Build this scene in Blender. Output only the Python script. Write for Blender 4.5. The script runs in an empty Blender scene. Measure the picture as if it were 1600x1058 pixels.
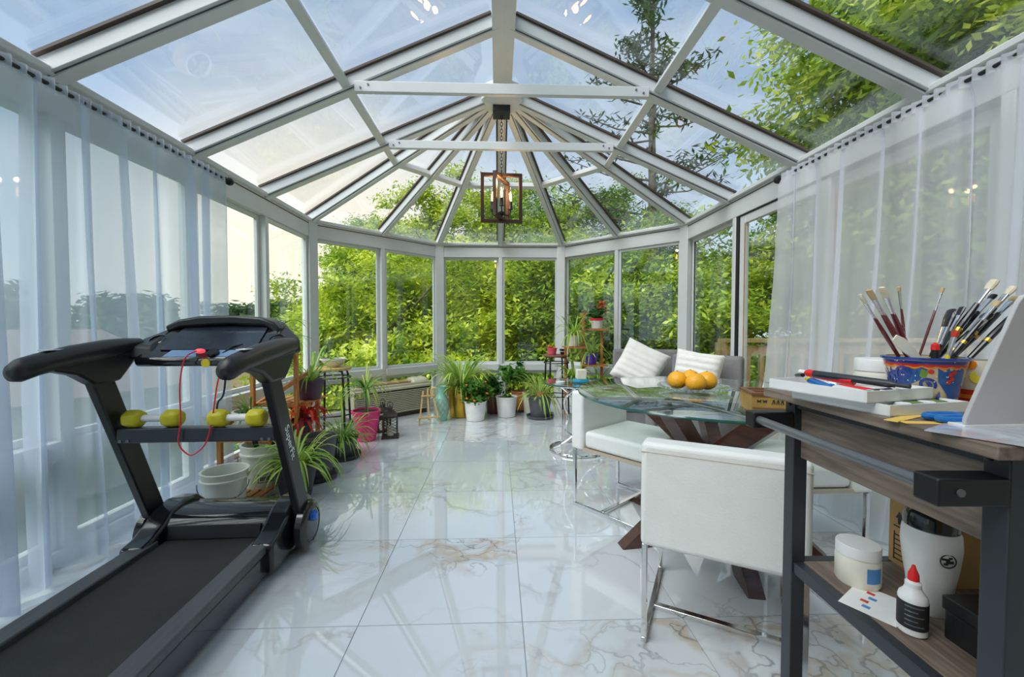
import bpy, math, random
import numpy as np
from mathutils import Vector, Matrix
random.seed(7); np.random.seed(7)
R = math.radians
scene = bpy.context.scene
COL = scene.collection

# ------------------------------------------------------------------ camera, world, sun, exposure
cd = bpy.data.cameras.new('camera'); cam = bpy.data.objects.new('camera', cd); COL.objects.link(cam)
cd.sensor_width = 36.0; cd.lens = 36.0 * 637 / 1600; cd.clip_start = .02; cd.clip_end = 500
cam.location = (0, 0, 1.09); cam.rotation_euler = (R(90 - 1.7), 0, R(-2.0))
scene.camera = cam
vs = scene.view_settings
vs.view_transform = 'Standard'; vs.look = 'None'; vs.exposure = 0.3; vs.gamma = 1.0; vs.use_curve_mapping = False
scene.cycles.max_bounces = 10; scene.cycles.transparent_max_bounces = 24
scene.cycles.glossy_bounces = 5; scene.cycles.diffuse_bounces = 4
scene.cycles.caustics_reflective = False; scene.cycles.caustics_refractive = False
scene.cycles.sample_clamp_indirect = 4.0

w = bpy.data.worlds.new('sky'); scene.world = w; w.use_nodes = True
nt = w.node_tree; nt.nodes.clear()
def N(t, tree=None, **k):
    n = (tree or nt).nodes.new(t)
    for a, b in k.items(): setattr(n, a, b)
    return n
tc = N('ShaderNodeTexCoord'); mp = N('ShaderNodeMapping'); mp.inputs['Scale'].default_value = (1.0, 1.0, 2.2)
nz = N('ShaderNodeTexNoise'); nz.inputs['Scale'].default_value = 2.3; nz.inputs['Detail'].default_value = 7; nz.inputs['Distortion'].default_value = .4
cr = N('ShaderNodeValToRGB'); e = cr.color_ramp.elements
e[0].position = .36; e[0].color = (.30, .44, .66, 1); e[1].position = .66; e[1].color = (.62, .68, .78, 1)
sep = N('ShaderNodeSeparateXYZ'); mr = N('ShaderNodeMapRange'); mr.inputs[1].default_value = 0; mr.inputs[2].default_value = .60; mr.inputs[3].default_value = 1; mr.inputs[4].default_value = 0
pw = N('ShaderNodeMath', operation='POWER'); pw.inputs[1].default_value = 1.6
mx = N('ShaderNodeMix', data_type='RGBA'); mx.inputs[7].default_value = (.80, .88, .97, 1)
bg = N('ShaderNodeBackground'); bg.inputs['Strength'].default_value = 1.0; wo = N('ShaderNodeOutputWorld')
L = nt.links.new
L(tc.outputs['Generated'], mp.inputs[0]); L(mp.outputs[0], nz.inputs['Vector']); L(nz.outputs[0], cr.inputs[0])
L(tc.outputs['Generated'], sep.inputs[0]); L(sep.outputs['Z'], mr.inputs[0]); L(mr.outputs[0], pw.inputs[0])
L(pw.outputs[0], mx.inputs[0]); L(cr.outputs[0], mx.inputs[6]); 
# warm evening glow low in the sky beyond the bay
gd = N('ShaderNodeVectorMath', operation='DOT_PRODUCT'); gd.inputs[1].default_value = (-.37, .925, .09); L(tc.outputs['Generated'], gd.inputs[0])
gm = N('ShaderNodeMapRange', interpolation_type='SMOOTHSTEP'); gm.inputs[1].default_value = .885; gm.inputs[2].default_value = 1.0; gm.inputs[4].default_value = .8; L(gd.outputs['Value'], gm.inputs[0])
gx = N('ShaderNodeMix', data_type='RGBA'); gx.inputs[7].default_value = (1.30, 1.12, .88, 1); L(gm.outputs[0], gx.inputs[0]); L(mx.outputs[2], gx.inputs[6]); L(gx.outputs[2], bg.inputs[0]); L(bg.outputs[0], wo.inputs[0])

sl = bpy.data.lights.new('sun', 'SUN'); sl.energy = 4.7; sl.angle = R(55); sl.color = (1, .97, .92)
sun = bpy.data.objects.new('sun', sl); COL.objects.link(sun); sun.rotation_euler = (R(24), R(-36), 0)

# ------------------------------------------------------------------ helpers
class MB:
    def __init__(s): s.v = []; s.f = []
    def add(s, vs_, fs):
        o = len(s.v); s.v += [tuple(p) for p in vs_]; s.f += [tuple(i + o for i in f) for f in fs]; return s
    def hexa(s, p):
        return s.add(p, [(3, 2, 1, 0), (4, 5, 6, 7), (0, 1, 5, 4), (1, 2, 6, 5), (2, 3, 7, 6), (3, 0, 4, 7)])
    def box(s, x0, x1, y0, y1, z0, z1, m=None):
        p = [(x0, y0, z0), (x1, y0, z0), (x1, y1, z0), (x0, y1, z0), (x0, y0, z1), (x1, y0, z1), (x1, y1, z1), (x0, y1, z1)]
        if m is not None: p = [m @ Vector(q) for q in p]
        return s.hexa(p)
    def beam(s, a, b, wd, h, up=(0, 0, 1), off=0.0):
        """bar from a to b, width wd across, from off to off+h along up"""
        a, b, up = Vector(a), Vector(b), Vector(up).normalized()
        d = (b - a).normalized(); sd = d.cross(up).normalized() * wd / 2; u = sd.cross(d).normalized()
        if u.dot(up) < 0: u = -u
        l, t = u * off, u * (off + h)
        return s.hexa([a - sd + l, a + sd + l, b + sd + l, b - sd + l, a - sd + t, a + sd + t, b + sd + t, b - sd + t])
    def prism(s, pts, vec):
        n = len(pts); v = Vector(vec); p = [Vector(q) for q in pts]
        fs = [tuple(range(n - 1, -1, -1)), tuple(range(n, 2 * n))] + [(i, (i + 1) % n, n + (i + 1) % n, n + i) for i in range(n)]
        return s.add(p + [q + v for q in p], fs)
    def lathe(s, prof, n=20, c=(0, 0, 0), cap0=True, cap1=True):
        vv = []; ff = []
        for r, z in prof:
            for i in range(n):
                a = 2 * math.pi * i / n; vv.append((c[0] + r * math.cos(a), c[1] + r * math.sin(a), c[2] + z))
        for k in range(len(prof) - 1):
            for i in range(n):
                j = (i + 1) % n; ff.append((k * n + i, k * n + j, (k + 1) * n + j, (k + 1) * n + i))
        if cap0: ff.append(tuple(range(n - 1, -1, -1)))
        if cap1: ff.append(tuple((len(prof) - 1) * n + i for i in range(n)))
        return s.add(vv, ff)
    def tube(s, path, r, n=8, closed=False, flat=1.0):
        P = [Vector(p) for p in path]; m = len(P); rr = r if isinstance(r, (list, tuple)) else [r] * m
        vv = []; ff = []; ref = None
        for i in range(m):
            if closed: d = P[(i + 1) % m] - P[i - 1]
            else: d = P[min(i + 1, m - 1)] - P[max(i - 1, 0)]
            d.normalize()
            if ref is None:
                ref = Vector((0, 0, 1)) if abs(d.z) < .9 else Vector((1, 0, 0))
            a = d.cross(ref).normalized(); b = a.cross(d).normalized(); ref = b
            for k in range(n):
                t = 2 * math.pi * k / n; vv.append(P[i] + (a * math.cos(t) + b * math.sin(t) * flat) * rr[i])
        for i in range(m if closed else m - 1):
            for k in range(n):
                l = (k + 1) % n; q = (i + 1) % m
                ff.append((i * n + k, q * n + k, q * n + l, i * n + l))
        if not closed: ff += [tuple(range(n)), tuple((m - 1) * n + k for k in range(n - 1, -1, -1))]
        return s.add(vv, ff)
    def cyl(s, a, b, r, n=14, r1=None): return s.tube([a, b], [r, r if r1 is None else r1], n)
    def ball(s, c, r, n=14, sq=(1, 1, 1)):
        pr = [(math.sin(math.pi * i / (n // 2)), -math.cos(math.pi * i / (n // 2))) for i in range(n // 2 + 1)]
        t = MB().lathe([(max(a, 1e-4) * r, b * r) for a, b in pr], n, cap0=False, cap1=False)
        return s.add([(c[0] + x * sq[0], c[1] + y * sq[1], c[2] + z * sq[2]) for x, y, z in t.v], t.f)
    def mesh(s, name, mat=None, smooth=True, sharp=35):
        me = bpy.data.meshes.new(name); me.from_pydata(s.v, [], s.f); me.update()
        if smooth:
            me.polygons.foreach_set('use_smooth', [True] * len(me.polygons)); me.set_sharp_from_angle(angle=R(sharp))
        if mat: me.materials.append(mat)
        return me
    def build(s, name, mat, parent=None, loc=(0, 0, 0), rz=0, smooth=True, bevel=0, sharp=35, seg=2):
        return put(name, s.mesh(name, mat, smooth, sharp), parent, loc, rz, bevel, seg)

def put(name, me, parent=None, loc=(0, 0, 0), rz=0, bevel=0, seg=2):
    o = bpy.data.objects.new(name, me); COL.objects.link(o); o.location = loc; o.rotation_euler = (0, 0, rz)
    if parent: o.parent = parent
    if bevel:
        b = o.modifiers.new('b', 'BEVEL'); b.width = bevel; b.segments = seg; b.limit_method = 'ANGLE'; b.angle_limit = R(40)
    return o
def tag(o, label=None, cat=None, group=None, kind=None):
    for k, x in (('label', label), ('category', cat), ('group', group), ('kind', kind)):
        if x: o[k] = x
    return o
def thing(name, label, cat, loc=(0, 0, 0), rz=0, group=None, kind=None):
    return tag(put(name, None, None, loc, rz), label, cat, group, kind)
def B(x0, x1, y0, y1, z0, z1): return MB().box(x0, x1, y0, y1, z0, z1)
def rotz(a): return Matrix.Rotation(a, 4, 'Z')

# ------------------------------------------------------------------ materials
def base_mat(name):
    m = bpy.data.materials.new(name); m.use_nodes = True; t = m.node_tree
    return m, t, t.nodes['Principled BSDF'], t.nodes['Material Output']
def mat(name, col, rough=.5, metal=0, var=.08, scale=12, bump=0, bscale=60, coat=0, stretch=None, emit=None, spec=None):
    m, t, p, o = base_mat(name)
    p.inputs['Roughness'].default_value = rough; p.inputs['Metallic'].default_value = metal
    if coat: p.inputs['Coat Weight'].default_value = coat; p.inputs['Coat Roughness'].default_value = .06
    if spec is not None: p.inputs['Specular IOR Level'].default_value = spec
    c = N('ShaderNodeTexCoord', t); mpn = N('ShaderNodeMapping', t)
    if stretch: mpn.inputs['Scale'].default_value = stretch
    t.links.new(c.outputs['Object'], mpn.inputs[0])
    n = N('ShaderNodeTexNoise', t); n.inputs['Scale'].default_value = scale; n.inputs['Detail'].default_value = 5
    t.links.new(mpn.outputs[0], n.inputs['Vector'])
    r = N('ShaderNodeValToRGB', t); q = r.color_ramp.elements
    q[0].position = .3; q[1].position = .7
    q[0].color = tuple(max(0, x * (1 - var)) for x in col) + (1,); q[1].color = tuple(min(1, x * (1 + var)) for x in col) + (1,)
    t.links.new(n.outputs[0], r.inputs[0]); t.links.new(r.outputs[0], p.inputs['Base Color'])
    if bump:
        n2 = N('ShaderNodeTexNoise', t); n2.inputs['Scale'].default_value = bscale; t.links.new(mpn.outputs[0], n2.inputs['Vector'])
        b = N('ShaderNodeBump', t); b.inputs['Strength'].default_value = bump; b.inputs['Distance'].default_value = .01
        t.links.new(n2.outputs[0], b.inputs['Height']); t.links.new(b.outputs[0], p.inputs['Normal'])
    if emit:
        p.inputs['Emission Color'].default_value = tuple(emit[:3]) + (1,); p.inputs['Emission Strength'].default_value = emit[3]
    return m
def ramp_mat(name, stops, tex='noise', scale=6, rough=.5, stretch=(1, 1, 1), coat=0, distort=0, metal=0, detail=6):
    m, t, p, o = base_mat(name); p.inputs['Roughness'].default_value = rough; p.inputs['Metallic'].default_value = metal
    if coat: p.inputs['Coat Weight'].default_value = coat
    c = N('ShaderNodeTexCoord', t); mpn = N('ShaderNodeMapping', t); mpn.inputs['Scale'].default_value = stretch
    t.links.new(c.outputs['Object'], mpn.inputs[0])
    if tex == 'noise':
        n = N('ShaderNodeTexNoise', t); n.inputs['Detail'].default_value = detail; n.inputs['Distortion'].default_value = distort
    elif tex == 'wave':
        n = N('ShaderNodeTexWave', t); n.inputs['Distortion'].default_value = distort; n.inputs['Detail'].default_value = 3
    else:
        n = N('ShaderNodeTexVoronoi', t)
    n.inputs['Scale'].default_value = scale; t.links.new(mpn.outputs[0], n.inputs['Vector'])
    r = N('ShaderNodeValToRGB', t); q = r.color_ramp.elements
    while len(q) < len(stops): q.new(.5)
    for k, (pos, col) in enumerate(stops): q[k].position = pos; q[k].color = tuple(col) + (1,)
    t.links.new(n.outputs['Color' if tex == 'vor' else 0] if tex != 'vor' else n.outputs['Distance'], r.inputs[0]); t.links.new(r.outputs[0], p.inputs['Base Color'])
    return m
def glass_mat(name, tint=(1, 1, 1), f0=.05, f1=.75, rough=0.0, gcol=(1, 1, 1)):
    m, t, p, o = base_mat(name); t.nodes.remove(p)
    lw = N('ShaderNodeLayerWeight', t); lw.inputs[0].default_value = .5
    pwn = N('ShaderNodeMath', t, operation='POWER'); pwn.inputs[1].default_value = 4.0
    ma = N('ShaderNodeMath', t, operation='MULTIPLY_ADD'); ma.inputs[1].default_value = f1 - f0; ma.inputs[2].default_value = f0
    tr = N('ShaderNodeBsdfTransparent', t); tr.inputs[0].default_value = tuple(tint) + (1,)
    gl = N('ShaderNodeBsdfGlossy', t); gl.inputs['Roughness'].default_value = rough; gl.inputs[0].default_value = tuple(gcol) + (1,)
    mxs = N('ShaderNodeMixShader', t)
    t.links.new(lw.outputs['Facing'], pwn.inputs[0]); t.links.new(pwn.outputs[0], ma.inputs[0]); t.links.new(ma.outputs[0], mxs.inputs[0])
    t.links.new(tr.outputs[0], mxs.inputs[1]); t.links.new(gl.outputs[0], mxs.inputs[2]); t.links.new(mxs.outputs[0], o.inputs[0])
    return m
def sheer_mat(name, col, alpha):
    m, t, p, o = base_mat(name); t.nodes.remove(p)
    tr = N('ShaderNodeBsdfTransparent', t); di = N('ShaderNodeBsdfDiffuse', t); tl = N('ShaderNodeBsdfTranslucent', t)
    di.inputs[0].default_value = tuple(col) + (1,); tl.inputs[0].default_value = tuple(col) + (1,)
    c = N('ShaderNodeTexCoord', t); n = N('ShaderNodeTexNoise', t); n.inputs['Scale'].default_value = 3
    t.links.new(c.outputs['Object'], n.inputs['Vector'])
    mrn = N('ShaderNodeMapRange', t); mrn.inputs[1].default_value = .3; mrn.inputs[2].default_value = .7; mrn.inputs[3].default_value = alpha - .04; mrn.inputs[4].default_value = alpha + .04
    t.links.new(n.outputs[0], mrn.inputs[0])
    a = N('ShaderNodeMixShader', t); a.inputs[0].default_value = .5; t.links.new(di.outputs[0], a.inputs[1]); t.links.new(tl.outputs[0], a.inputs[2])
    b = N('ShaderNodeMixShader', t); t.links.new(mrn.outputs[0], b.inputs[0]); t.links.new(tr.outputs[0], b.inputs[1]); t.links.new(a.outputs[0], b.inputs[2])
    t.links.new(b.outputs[0], o.inputs[0]); return m
def leaf_mat(name, c0, c1, c2=None, trans=.45, patch=1.2, rough=.5):
    m, t, p, o = base_mat(name); p.inputs['Roughness'].default_value = rough
    g = N('ShaderNodeNewGeometry', t); r = N('ShaderNodeValToRGB', t); q = r.color_ramp.elements
    q[0].color = tuple(c0) + (1,); q[1].color = tuple(c1) + (1,); q[0].position = .25; q[1].position = .75
    if c2: z = q.new(.95); z.color = tuple(c2) + (1,)
    n = N('ShaderNodeTexNoise', t); n.inputs['Scale'].default_value = patch; n.inputs['Detail'].default_value = 2
    t.links.new(g.outputs['Position'], n.inputs['Vector'])
    ad = N('ShaderNodeMath', t, operation='MULTIPLY_ADD'); ad.inputs[1].default_value = .45
    sb = N('ShaderNodeMath', t, operation='MULTIPLY_ADD'); sb.inputs[1].default_value = 1.5; sb.inputs[2].default_value = -.45
    t.links.new(n.outputs[0], sb.inputs[0]); t.links.new(g.outputs['Random Per Island'], ad.inputs[0]); t.links.new(sb.outputs[0], ad.inputs[2])
    t.links.new(ad.outputs[0], r.inputs[0]); t.links.new(r.outputs[0], p.inputs['Base Color'])
    tl = N('ShaderNodeBsdfTranslucent', t); t.links.new(r.outputs[0], tl.inputs[0])
    ms = N('ShaderNodeMixShader', t); ms.inputs[0].default_value = trans
    t.links.new(p.outputs[0], ms.inputs[1]); t.links.new(tl.outputs[0], ms.inputs[2]); t.links.new(ms.outputs[0], o.inputs[0])
    return m
def blade_mat(name, green, cream):
    """spider-plant blade: pale stripe along the middle of the leaf (object x runs across the blade)"""
    m, t, p, o = base_mat(name); p.inputs['Roughness'].default_value = .4
    c = N('ShaderNodeTexCoord', t); s = N('ShaderNodeSeparateXYZ', t); t.links.new(c.outputs['UV'], s.inputs[0])
    r = N('ShaderNodeValToRGB', t); q = r.color_ramp.elements
    q[0].position = .22; q[0].color = tuple(green) + (1,); q[1].position = .42; q[1].color = tuple(cream) + (1,)
    z = q.new(.58); z.color = tuple(cream) + (1,); z = q.new(.78); z.color = tuple(green) + (1,)
    t.links.new(s.outputs[0], r.inputs[0]); t.links.new(r.outputs[0], p.inputs['Base Color'])
    tl = N('ShaderNodeBsdfTranslucent', t); t.links.new(r.outputs[0], tl.inputs[0])
    ms = N('ShaderNodeMixShader', t); ms.inputs[0].default_value = .35
    t.links.new(p.outputs[0], ms.inputs[1]); t.links.new(tl.outputs[0], ms.inputs[2]); t.links.new(ms.outputs[0], o.inputs[0])
    return m
def marble_mat():
    m, t, p, o = base_mat('polished marble tile'); p.inputs['Roughness'].default_value = .035; p.inputs['Coat Weight'].default_value = .9; p.inputs['Coat Roughness'].default_value = .02
    p.inputs['IOR'].default_value = 1.65; p.inputs['Coat IOR'].default_value = 1.6
    ln = t.links.new
    g = N('ShaderNodeNewGeometry', t); oi = N('ShaderNodeObjectInfo', t)
    va = N('ShaderNodeVectorMath', t, operation='MULTIPLY_ADD'); va.inputs[1].default_value = (.35, .35, 2.0)
    ln(oi.outputs['Random'], va.inputs[0]); ln(g.outputs['Position'], va.inputs[2])
    wn = N('ShaderNodeTexNoise', t); wn.inputs['Scale'].default_value = 2.4; wn.inputs['Detail'].default_value = 5; ln(va.outputs[0], wn.inputs['Vector'])
    wa = N('ShaderNodeVectorMath', t, operation='MULTIPLY_ADD'); wa.inputs[1].default_value = (1.0, 1.0, 1.0); ln(wn.outputs['Color'], wa.inputs[0]); ln(va.outputs[0], wa.inputs[2])
    rotm = N('ShaderNodeMapping', t); rotm.inputs['Rotation'].default_value = (0, 0, R(38)); rotm.inputs['Scale'].default_value = (.75, 1.9, 1); ln(wa.outputs[0], rotm.inputs[0])
    def vein(scale, width, seed):
        mp2 = N('ShaderNodeMapping', t); mp2.inputs['Location'].default_value = (seed, seed * .7, 0); ln(rotm.outputs[0], mp2.inputs[0])
        v = N('ShaderNodeTexVoronoi', t, feature='DISTANCE_TO_EDGE'); v.inputs['Scale'].default_value = scale; ln(mp2.outputs[0], v.inputs['Vector'])
        r = N('ShaderNodeMapRange', t); r.inputs[1].default_value = 0; r.inputs[2].default_value = width; r.inputs[3].default_value = 1; r.inputs[4].default_value = 0
        ln(v.outputs[0], r.inputs[0]); return r.outputs[0]
    def mask(scale, lo, hi, seed):
        mp2 = N('ShaderNodeMapping', t); mp2.inputs['Location'].default_value = (seed, -seed, 0); ln(va.outputs[0], mp2.inputs[0])
        n = N('ShaderNodeTexNoise', t); n.inputs['Scale'].default_value = scale; n.inputs['Detail'].default_value = 3; ln(mp2.outputs[0], n.inputs['Vector'])
        r = N('ShaderNodeMapRange', t); r.inputs[1].default_value = lo; r.inputs[2].default_value = hi; ln(n.outputs[0], r.inputs[0]); return r.outputs[0]
    def mul(a, b):
        x = N('ShaderNodeMath', t, operation='MULTIPLY', use_clamp=True); ln(a, x.inputs[0])
        if isinstance(b, float): x.inputs[1].default_value = b
        else: ln(b, x.inputs[1])
        return x.outputs[0]
    def mixc(f, a, col):
        x = N('ShaderNodeMix', t, data_type='RGBA'); ln(f, x.inputs[0])
        if isinstance(a, tuple): x.inputs[6].default_value = a + (1,)
        else: ln(a, x.inputs[6])
        x.inputs[7].default_value = col + (1,); return x.outputs[2]
    c = mixc(mask(1.3, .35, .75, 3.1), (.70, .73, .765), (.61, .645, .685))
    c = mixc(mul(mul(vein(1.1, .05, 1.3), mask(1.1, .45, .62, 7.7)), .6), c, (.42, .41, .40))
    big = mask(1.0, .535, .67, 12.4)
    c = mixc(mul(mul(vein(2.2, .12, 4.2), big), .72), c, (.52, .37, .22))
    c = mixc(mul(mul(vein(4.2, .04, 9.2), big), .7), c, (.13, .13, .13))
    c = mixc(mul(mul(vein(.62, .018, 5.5), mask(.9, .42, .6, 2.2)), .6), c, (.38, .34, .29))
    ln(c, p.inputs['Base Color']); return m

M = {}
M['white'] = mat('white painted aluminium', (.70, .715, .71), .38, var=.03, scale=5)
M['gasket'] = mat('brown rubber gasket', (.09, .065, .05), .6, var=.2)
M['groove'] = mat('dark reveal', (.10, .10, .10), .7)
M['glass'] = glass_mat('window glass', (.92, .97, .955), .05, .8)
M['roofglass'] = glass_mat('roof glass', (.90, .93, .94), .06, .85)
M['tableglass'] = glass_mat('green table glass', (.90, .965, .935), .15, .95)
M['glassrim'] = mat('green glass edge', (.015, .10, .085), .1, spec=.8)
M['clearglass'] = glass_mat('cut crystal', (.86, .9, .92), .18, .9, .08)
M['bulbglass'] = glass_mat('bulb glass', (1, .93, .8), .06, .6)
M['marble'] = marble_mat()
M['grout'] = mat('grey grout', (.36, .37, .38), .8)
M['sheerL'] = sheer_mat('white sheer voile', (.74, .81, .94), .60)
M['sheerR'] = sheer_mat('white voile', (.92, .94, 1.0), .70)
M['black'] = mat('black powder coat', (.008, .008, .009), .42)
M['blackgloss'] = mat('glossy black plastic', (.012, .013, .016), .12, coat=.4)
M['blackmatte'] = mat('matte black plastic', (.013, .0135, .015), .38, bump=.05, bscale=300)
M['belt'] = mat('black rubber belt', (.020, .019, .018), .7, var=.3, scale=5, bump=.25, bscale=420)
M['rail'] = mat('ribbed dark rail', (.075, .078, .085), .38, var=.25, scale=9, stretch=(60, 1, 1), bump=.2, bscale=20)
M['darkblue'] = mat('dark blue grey steel', (.03, .035, .05), .35)
M['screen'] = mat('dark display', (.03, .04, .06), .12, var=.4, scale=4)
M['bluetray'] = mat('blue tinted tray', (.10, .22, .42), .25)
M['blueknob'] = mat('blue knob', (.02, .16, .62), .25)
M['yellow'] = mat('yellow vinyl', (.62, .55, .015), .45, bump=.1, bscale=90)
M['yellowdisc'] = mat('yellow magnet', (.75, .58, .03), .4)
M['red'] = mat('red cord', (.75, .03, .05), .5)
M['redglow'] = mat('red safety key', (.9, .05, .08), .3, emit=(1, .1, .12, .6))  # the key is no lamp; a weak red glow is put into its colour
M['letter'] = mat('white lettering', (.85, .85, .86), .5)
M['chrome'] = mat('chrome', (.82, .82, .81), .10, 1.0, var=.02)
M['leather'] = mat('white leather', (.82, .82, .79), .42, var=.03, bump=.12, bscale=160)
M['piping'] = mat('tan welt', (.50, .42, .34), .6)
M['walnut'] = ramp_mat('dark walnut', [(.3, (.030, .012, .008)), (.55, (.085, .030, .017)), (.8, (.15, .055, .03))], scale=5, rough=.28, stretch=(1.2, 1.2, 8), coat=.3)
M['greyvelvet'] = mat('grey velvet', (.21, .195, .20), .85, var=.12, bump=.1, bscale=90)
M['pillow'] = mat('white chenille', (.80, .775, .73), .9, var=.05, bump=.3, bscale=70)
M['orange'] = mat('orange peel', (.90, .42, .015), .38, var=.06, bump=.25, bscale=120)
M['oak'] = ramp_mat('rustic grey brown board', [(.25, (.10, .073, .054)), (.5, (.20, .15, .115)), (.8, (.33, .26, .205))], scale=7, rough=.5, stretch=(12, 1, 12))
M['steel'] = mat('dark grey steel frame', (.028, .033, .040), .40, var=.1)
M['steelrod'] = mat('grey steel rod', (.16, .175, .19), .3, .4)
M['honey'] = ramp_mat('honey stained wood', [(.3, (.40, .14, .03)), (.7, (.62, .27, .07))], scale=6, rough=.45, stretch=(8, 8, 1.5))
M['pine'] = ramp_mat('pale pine', [(.3, (.55, .33, .13)), (.7, (.72, .48, .22))], scale=6, rough=.5, stretch=(8, 8, 1.5))
M['deckwood'] = ramp_mat('golden deck wood', [(.3, (.42, .25, .10)), (.7, (.62, .41, .19))], scale=5, rough=.7, stretch=(6, 6, 1))
M['beigeplastic'] = mat('beige plastic', (.62, .56, .43), .45, var=.05)
M['darkslot'] = mat('dark slot', (.07, .055, .04), .8)
M['soil'] = mat('potting soil', (.06, .04, .028), .95, var=.5, scale=60, bump=.6, bscale=80)
M['potblack'] = mat('black nursery pot', (.032, .032, .038), .45)
M['potgrey'] = mat('charcoal pot', (.075, .08, .09), .5)
M['potwhite'] = mat('white ceramic', (.78, .77, .75), .3, coat=.2)
M['potpink'] = mat('hot pink plastic', (.82, .03, .20), .4)
M['potpurple'] = mat('violet glaze', (.10, .03, .42), .25, coat=.3)
M['potbrown'] = mat('oxblood glaze', (.12, .03, .022), .25, coat=.4)
M['potterra'] = mat('terracotta', (.55, .20, .08), .8, bump=.1)
M['potplum'] = mat('plum plastic', (.075, .03, .06), .4)
M['gold'] = mat('hammered brass', (.66, .42, .06), .28, .9, var=.15, bump=.35, bscale=35)
M['bucket'] = mat('off white plastic pail', (.80, .79, .70), .42, var=.05)
M['bucketgrey'] = mat('grey residue', (.32, .34, .33), .8, var=.25, scale=20)
M['celadon'] = ramp_mat('celadon glaze with coral lattice', [(.0, (.58, .38, .24)), (.06, (.50, .40, .28)), (.13, (.22, .50, .40)), (1, (.27, .56, .45))], tex='vor', scale=26, rough=.25, coat=.3)
M['lanternmetal'] = mat('aged bronze', (.075, .06, .05), .5, .6, var=.3)
M['candle'] = mat('cream candle wax', (.80, .74, .60), .5)
M['aqua'] = mat('aqua glass dish', (.02, .28, .40), .15)
M['green1'] = blade_mat('variegated blade', (.16, .38, .03), (.70, .78, .30))
M['green2'] = blade_mat('lime blade', (.22, .46, .035), (.55, .70, .14))
M['green3'] = blade_mat('yellow tipped blade', (.36, .50, .06), (.78, .76, .30))
M['green4'] = blade_mat('deep green blade', (.06, .20, .03), (.13, .33, .06))
M['redleaf'] = blade_mat('crimson blade', (.75, .02, .025), (.95, .10, .04))
M['maroonleaf'] = blade_mat('maroon blade', (.12, .015, .02), (.22, .04, .03))
M['fol_dark'] = leaf_mat('dark glossy foliage', (.03, .11, .02), (.10, .26, .05), patch=14)
M['fol_mid'] = leaf_mat('mid green foliage', (.04, .16, .015), (.14, .34, .04), patch=14)
M['flower_or'] = mat('orange blossom', (.85, .20, .04), .6)
M['flower_red'] = mat('rust leaves', (.55, .13, .03), .6)
M['pinkpot2'] = mat('rose pot', (.75, .10, .16), .4)
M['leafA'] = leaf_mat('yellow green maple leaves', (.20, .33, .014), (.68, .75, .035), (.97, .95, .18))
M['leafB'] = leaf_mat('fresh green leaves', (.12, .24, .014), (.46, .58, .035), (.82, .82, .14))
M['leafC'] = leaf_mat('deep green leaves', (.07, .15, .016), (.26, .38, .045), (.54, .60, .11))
M['leafD'] = leaf_mat('far green leaves', (.05, .10, .045), (.11, .20, .06), patch=.3)
M['needle'] = leaf_mat('grey green needles', (.07, .10, .065), (.15, .19, .12), trans=.25)
M['bark'] = mat('grey bark', (.12, .095, .075), .9, var=.3, scale=8, bump=.6, bscale=20, stretch=(3, 3, .6))
M['lawn'] = mat('lawn', (.10, .18, .045), .95, var=.35, scale=2)
M['brick'] = mat('tan brick', (.36, .24, .16), .85, var=.15)
M['roof'] = mat('brown shingle', (.22, .16, .125), .9, var=.2)
M['siding'] = mat('pale stucco', (.62, .56, .48), .9)
M['paper'] = mat('white paper', (.85, .85, .84), .6)
M['card'] = mat('corrugated cardboard', (.48, .29, .10), .8, var=.06)
M['ink'] = mat('black print', (.02, .02, .02), .6)
M['label_y'] = mat('yellow label', (.85, .62, .03), .6)
M['label_b'] = mat('blue label', (.08, .26, .55), .5)
M['creamjar'] = mat('cream jar', (.84, .80, .68), .3)
M['whiteplastic'] = mat('white plastic', (.86, .86, .85), .35)
M['redcap'] = mat('red nozzle', (.8, .02, .02), .4)
M['bristle'] = mat('hog bristle', (.62, .45, .24), .8, var=.2, scale=40)
M['bristle_w'] = mat('pale bristle', (.78, .69, .52), .8, var=.15, scale=40)
M['ferrule'] = mat('silver ferrule', (.75, .75, .76), .2, 1)
M['handle_red'] = mat('maroon lacquer', (.16, .02, .025), .2, coat=.5)
M['handle_blk'] = mat('black lacquer', (.012, .008, .012), .2, coat=.5)
M['handle_gold'] = mat('gold band', (.75, .45, .08), .3, .7)
M['blueplastic'] = mat('blue scissors grip', (.01, .16, .50), .3)
M['yellowpaper'] = mat('yellow strip', (.85, .55, .12), .7)
M['cupblue'] = mat('cobalt glaze', (.02, .05, .28), .15, coat=.5)
M['cupsky'] = mat('mid blue glaze', (.015, .09, .30), .15, coat=.5)
M['cupcream'] = mat('cream glaze', (.66, .52, .31), .2, coat=.4)
M['cupred'] = mat('red glaze', (.62, .03, .015), .2, coat=.4)
M['cuporange'] = mat('orange glaze', (.85, .26, .02), .2, coat=.4)
M['cupgreen'] = mat('green glaze', (.14, .27, .03), .2, coat=.4)
M['cupyellow'] = mat('lemon glaze', (.85, .70, .02), .2, coat=.4)
M['tealplastic'] = mat('teal paint tube', (.02, .30, .35), .35)
M['board'] = mat('white board back', (.70, .68, .68), .35, var=.02)
M['basket'] = mat('ochre painted box', (.40, .25, .06), .6, var=.2)
M['boxbrown'] = mat('brown lattice', (.20, .09, .045), .5)
M['filament'] = mat('glowing filament', (1, .6, .2), .5, emit=(1, .42, .10, 24))
M['bronzewood'] = mat('rust brown frame', (.055, .026, .016), .45, .3, var=.3)
M['sheet'] = ramp_mat('glossy printed sheet', [(.3, (.75, .78, .84)), (.5, (.48, .50, .55)), (.62, (.80, .30, .18)), (.8, (.35, .38, .36))], scale=9, rough=.08, distort=1.5)

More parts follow.
